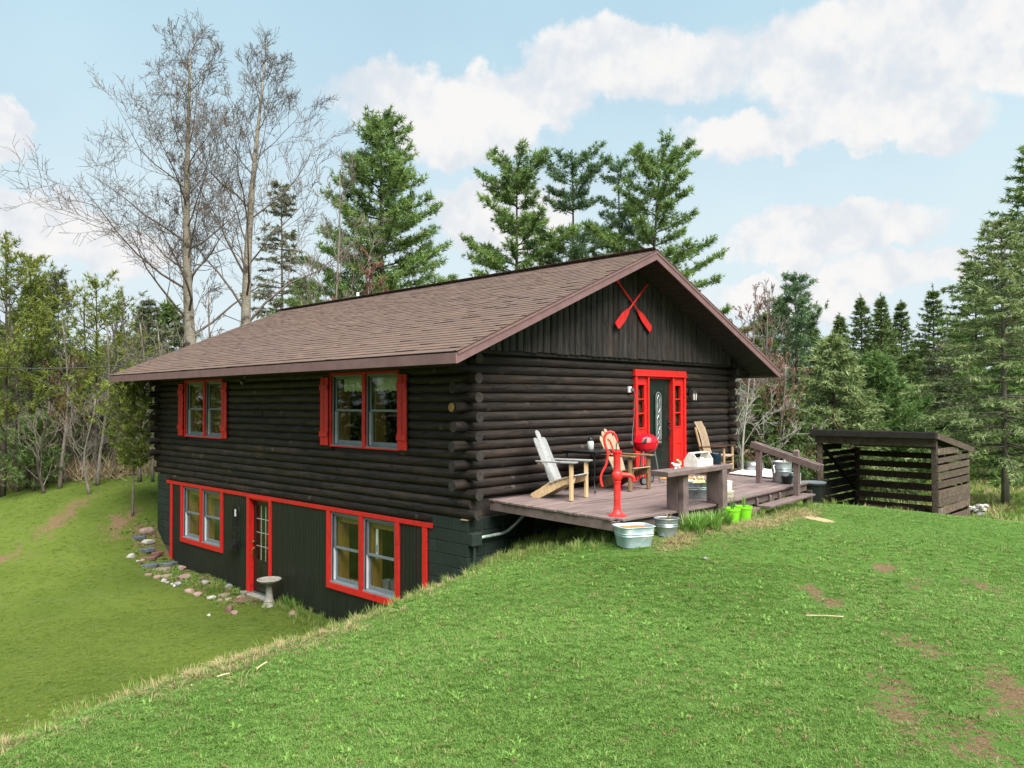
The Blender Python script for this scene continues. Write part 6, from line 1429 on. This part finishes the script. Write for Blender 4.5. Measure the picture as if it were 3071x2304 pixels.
for u, D, s in places:
    if u is None: rr_ = rng.uniform(40, 52); x, y = 0 + rr_ * math.sin(D), 2 + rr_ * math.cos(D)
    else: x, y = spot(u + rng.uniform(-25, 25), D)
    V = protos[rng.integers(5)] * np.array((s, s, s * rng.uniform(.9, 1.25))); a = rng.uniform(0, 6.3)
    V = np.stack([V[:, 0] * math.cos(a) - V[:, 1] * math.sin(a) + x, V[:, 0] * math.sin(a) + V[:, 1] * math.cos(a) + y, V[:, 2] + gz(x, y) - .3], 1); fv.append(V)
FV = np.concatenate(fv); tag(link('far_woods', mesh_np('far_woods', FV, np.arange(len(FV)).reshape(-1, 3), 'needle_dark')), 'dark evergreen woods closing the view behind the yard', 'woods', kind='stuff')
# undergrowth along the wood edge
def brush(name, label, pts, h, mat, n, rng, wid=.02, spread=.9):
    C_ = []; D_ = []; L_ = []
    for x, y in pts:
        z = gz(x, y)
        for _ in range(n): C_.append((x + rng.normal() * .45, y + rng.normal() * .45, z + rng.uniform(0, .3) * h)); D_.append((rng.normal() * .35, rng.normal() * .35, 1)); L_.append(h * rng.uniform(.4, 1))
    V, T = needles(C_, D_, L_, 3, wid, rng, spread=spread); tag(link(name, mesh_np(name, V, T, mat)), label, 'brush', kind='stuff')
edge = [spot(u, D) for u in range(-60, 345, 9) for D in (24.5 + 2.5 * rng.random(), 27 + 3 * rng.random())]
brush('dry_brush', 'dry tan weeds and brush along the left wood edge', edge, .75, 'brush_dry', 26, rng, .02)
brush('green_brush', 'green undergrowth along the left wood edge', [spot(u, 26 + 3 * rng.random()) for u in range(-60, 345, 14)], 1.1, 'brush_green', 26, rng, .05)
brush('stem_brush', 'thin grey saplings and stems in the left woods', [spot(u, 26 + 7 * rng.random()) for u in range(-60, 345, 9)], 3.2, 'twig_grey', 7, rng, .035, .35)
redge = [spot(u, (27 if u < 1880 else 34) + 4 * rng.random()) for u in range(1590, 2350, 8)]
brush('field_brush', 'dry brush and weeds along the right wood edge', redge, .7, 'brush_dry', 22, rng, .025)
brush('low_green_brush', 'green scrub under the right-hand spruces', [spot(u, 24 + 6 * rng.random()) for u in range(1590, 1860, 8)], 1.0, 'brush_green', 24, rng, .05)

# power line
pa = np.array((*spot(-300, 22), 3.1)); pb = np.array((*spot(345, 24.5), 3.0)); 
tag(MB().tube([tuple(pa + (pb - pa) * f + np.array((0, 0, -.5 * 4 * f * (1 - f) * .6))) for f in np.linspace(0, 1, 14)], .014, 5).build('power_line', 'iron'), 'thin overhead wire crossing the woods to the back of the house', 'cable')

# ------------------------------------------------------------------ grass
def clump(n, h, r, wd, lean, seed, m, seg=2):
    V, F = blades(0, 0, 0, n, h, r, wd, lean, random.Random(seed), seg); return MB().add(V, F).mesh('grass_clump', m)
def scatter(name, label, pts, clumps, scl, mat_cat='grass'):
    """instances of grass clumps on points (stuff nobody could count)"""
    pts = np.asarray(pts, float); n = len(pts); rg_ = np.random.default_rng(len(name))
    me = bpy.data.meshes.new(name); me.vertices.add(n); me.vertices.foreach_set('co', pts.astype(np.float32).ravel()); me.update()
    a = me.attributes.new('rot', 'FLOAT_VECTOR', 'POINT'); r = np.zeros((n, 3), np.float32); r[:, 2] = rg_.uniform(0, 6.283, n); r[:, :2] = rg_.normal(size=(n, 2)) * .12; a.data.foreach_set('vector', r.ravel())
    a = me.attributes.new('scl', 'FLOAT', 'POINT'); a.data.foreach_set('value', (np.asarray(scl) * rg_.uniform(.65, 1.25, n)).astype(np.float32))
    a = me.attributes.new('idx', 'INT', 'POINT'); a.data.foreach_set('value', rg_.integers(0, len(clumps), n).astype(np.int32))
    o = link(name, me); g = bpy.data.node_groups.new(name, 'GeometryNodeTree')
    g.interface.new_socket('Geometry', in_out='INPUT', socket_type='NodeSocketGeometry'); g.interface.new_socket('Geometry', in_out='OUTPUT', socket_type='NodeSocketGeometry')
    gi = g.nodes.new('NodeGroupInput'); go = g.nodes.new('NodeGroupOutput'); ip = g.nodes.new('GeometryNodeInstanceOnPoints')
    gti = g.nodes.new('GeometryNodeGeometryToInstance')
    for c in reversed(clumps):
        oi = g.nodes.new('GeometryNodeObjectInfo'); co = bpy.data.objects.new('grass_clump', c); oi.inputs['Object'].default_value = co; g.links.new(oi.outputs['Geometry'], gti.inputs[0])
    def na(nm, tp):
        q = g.nodes.new('GeometryNodeInputNamedAttribute'); q.data_type = tp; q.inputs['Name'].default_value = nm; return next(s for s in q.outputs if s.enabled and s.name == 'Attribute')
    ip.inputs['Pick Instance'].default_value = True
    g.links.new(gi.outputs[0], ip.inputs['Points']); g.links.new(gti.outputs[0], ip.inputs['Instance']); g.links.new(na('rot', 'FLOAT_VECTOR'), ip.inputs['Rotation']); g.links.new(na('scl', 'FLOAT'), ip.inputs['Scale']); g.links.new(na('idx', 'INT'), ip.inputs['Instance Index'])
    g.links.new(ip.outputs[0], go.inputs[0]); md = o.modifiers.new('scatter', 'NODES'); md.node_group = g
    return tag(o, label, mat_cat, kind='stuff')
rng = np.random.default_rng(9)
def wedge(n, d0, d1, half=.86):     # random ground points ahead of the camera, wider than the view
    D = np.sqrt(rng.uniform(d0 ** 2, d1 ** 2, n)); a = rng.uniform(-half, half, n); X = CAM[0] + D * np.sin(YAW + a); Y = CAM[1] + D * np.cos(YAW + a); return X, Y
def keep(X, Y):
    hs = (X > -.02) & (X < LW + .02) & (Y > -.02) & (Y < LL + .02); dk = (X > .5) & (X < 7.1) & (Y > -2.62) & (Y < 0); sh = (X > 10.1) & (X < 12.6) & (Y > -3.9) & (Y < -1.3)
    return ~(hs | dk | sh)
def noise_keep(X, Y, th): return (np.sin(X * 3.1 + 1.7 * np.sin(Y * 2.3)) * np.sin(Y * 2.7 + 1.3 * np.sin(X * 1.9)) + rng.normal(size=X.shape) * .5) > th
gu, gl, sc_u, sc_l = [], [], [], []
for n, d0, d1, s in ((75000, 2.2, 6.0, 1.0), (95000, 6.0, 10.5, 1.1), (90000, 10.5, 18, 1.2), (50000, 18, 30, 1.5)):
    X, Y = wedge(n, d0, d1); k = keep(X, Y); X, Y = X[k], Y[k]
    pots = np.maximum(blob(X, Y, 2.93, -3.03, .22, .3), np.maximum(blob(X, Y, 3.43, -2.97, .22, .3), blob(X, Y, 1.13, -2.99, .3, .3)))
    dm = np.maximum(np.maximum(dirt_at(X, Y) * .95, pots * .8), np.maximum(sand_at(X, Y) * 1.8, np.maximum(straw_at(X, Y) * .75, bed_at(X, Y) * .95))); k = rng.random(len(X)) > dm; X, Y = X[k], Y[k]
    pat = .5 + .35 * np.sin(X * 1.7 + 1.3 * np.sin(Y * 1.1)) * np.sin(Y * 1.4 + np.sin(X * .8)) + .25 * np.sin(X * 6.1 + 2 * np.sin(Y * 4.3)) * np.sin(Y * 5.3); k = rng.random(len(X)) < .62 + .5 * pat; X, Y = X[k], Y[k]
    Zz = ground(X, Y); low = crest_s(X, Y) > .8
    low &= X < 1
    gu.append(np.stack([X, Y, Zz - .004], 1)[~low]); sc_u.append(np.full((~low).sum(), s)); gl.append(np.stack([X, Y, Zz - .004], 1)[low]); sc_l.append(np.full(low.sum(), s))
scatter('lawn_grass', 'short bright green grass of the upper lawn', np.concatenate(gu), [clump(15, .023, .045, .0045, 1.0, s, 'grass_blade') for s in (1, 2, 3)], np.concatenate(sc_u))
scatter('lower_lawn_grass', 'short olive green grass of the lower lawn', np.concatenate(gl), [clump(13, .026, .05, .005, .9, s, 'grass_low') for s in (4, 5)], np.concatenate(sc_l) * .85)
X, Y = wedge(4200, 2.2, 13); k = keep(X, Y); X, Y = X[k], Y[k]
scatter('lawn_litter', 'dead grass wisps and crumbled leaves scattered over the lawn', np.stack([X, Y, ground(X, Y) + .008], 1), [clump(5, .05, .05, .006, 2.2, 21, 'straw'), clump(4, .022, .03, .016, 2.0, 22, 'leaf_litter'), clump(6, .03, .04, .008, 1.8, 23, 'leaf_litter')], np.full(len(X), .8))
X, Y = wedge(3600, 2.2, 13); k = keep(X, Y) & (dirt_at(X, Y) < .5); X, Y = X[k], Y[k]
scatter('lawn_weeds', 'low broad-leaved weeds and clover dotted through the lawn', np.stack([X, Y, ground(X, Y)], 1), [clump(9, .045, .035, .02, 1.3, 24, 'lily_leaf'), clump(12, .06, .04, .007, .8, 25, 'grass_tall')], np.full(len(X), .85))
X = rng.uniform(-1.05, .0, 1500); Y = rng.uniform(6.2, 12.9, 1500); k = rng.random(1500) < bed_at(X, Y); X, Y = X[k], Y[k]
scatter('bed_growth', 'weeds and dry litter filling the flower bed between the stones', np.stack([X, Y, ground(X, Y)], 1), [clump(8, .09, .05, .022, 1.2, 26, 'lily_leaf'), clump(8, .10, .06, .007, 1.4, 27, 'straw'), clump(5, .03, .04, .03, 1.8, 28, 'leaf_litter'), clump(10, .12, .05, .009, .8, 29, 'grass_tall')], np.full(len(X), .85))
X, Y = wedge(150000, 4, 22); k = keep(X, Y) & (rng.random(len(X)) < straw_at(X, Y) ** 1.3); X, Y = X[k], Y[k]
scatter('straw_thatch', 'dry tan thatch along the crest of the bank', np.stack([X, Y, ground(X, Y)], 1), [clump(9, .085, .06, .006, 1.6, s, 'straw') for s in (6, 7)], np.full(len(X), 1.0))
X, Y = wedge(60000, 4, 22); s = crest_s(X, Y)
w_ = np.exp(-((s - .35) / .45) ** 2) * (X < .6) * .6; w_ = np.maximum(w_, blob(X, Y, .9, -.75, .9, .55) * (Y > -1.9)); w_ = np.maximum(w_, np.exp(-((Y + 2.95) / .16) ** 2) * (X > .2) * (X < 7.3) * .35); w_ = np.maximum(w_, np.exp(-((X + .25) / .22) ** 2) * (Y > 1) * (Y < 6.0) * .8); w_ = np.maximum(w_, np.exp(-((X - .35) / .25) ** 2) * (Y > -2.6) * (Y < -.3) * .7)
w_ = np.maximum(w_, np.exp(-((X - 9.9) / .3) ** 2) * (Y > -4) * (Y < -1.2) * .5)
w_ = w_ * (1 - np.maximum(blob(X, Y, 3.1, -3.2, .5, .35), blob(X, Y, .6, -3.1, .8, .35)))
hs = (X > -.02) & (Y > -.02) & (X < LW) & (Y < LL); k = (~hs) & (rng.random(len(X)) < w_); X, Y = X[k], Y[k]
scatter('tall_grass', 'longer unmown grass on the bank and against the deck', np.stack([X, Y, ground(X, Y)], 1), [clump(12, .16, .05, .008, .55, s, 'grass_tall') for s in (8, 9)], np.full(len(X), .9))
X, Y = wedge(26000, 15, 46, .8); k = keep(X, Y) & ((X > 8.5) | (Y > 22)); X, Y = X[k], Y[k]
scatter('field_grass', 'rough yellowish grass of the field behind the woodshed', np.stack([X, Y, ground(X, Y)], 1), [clump(12, .17, .10, .016, .7, s, m) for s, m in ((10, 'grass_low'), (11, 'straw'), (12, 'grass_tall'))], np.full(len(X), 1.2))
# loose stalks lying on the lawn
for i, (a, b, lb) in enumerate((((1435, 2063), (1572, 2066), 'long dry stalk lying on the lawn near the bank'), ((688, 2030), (650, 2042), 'short dry stalk beside the bank crest'), ((2418, 1855), (2530, 1860), 'pale stick lying in the middle of the upper lawn'), ((800, 1997), (770, 2018), 'thin dry stalk half buried near the crest'), ((440, 2066), (572, 2064), 'long straw stalk lying below the crest'))):
    p, q = np.array(hit(*a)), np.array(hit(*b)); p[2] += .03; q[2] += .03
    if i in (0,): p, q = np.array(hit(435, 2068)), np.array(hit(575, 2066)); p[2] += .03; q[2] += .03
    if i == 4: p, q = np.array(hit(1410, 1690)), np.array(hit(1470, 1660)); p[2] += .04; q[2] += .10; lb = 'bent dry stalk by the deck corner'
    tag(MB().tube([p, (p + q) / 2 + np.array((0, 0, .004)), q], .006, 5).build('dry_stalk', 'dry_stalk'), lb, 'stalk')
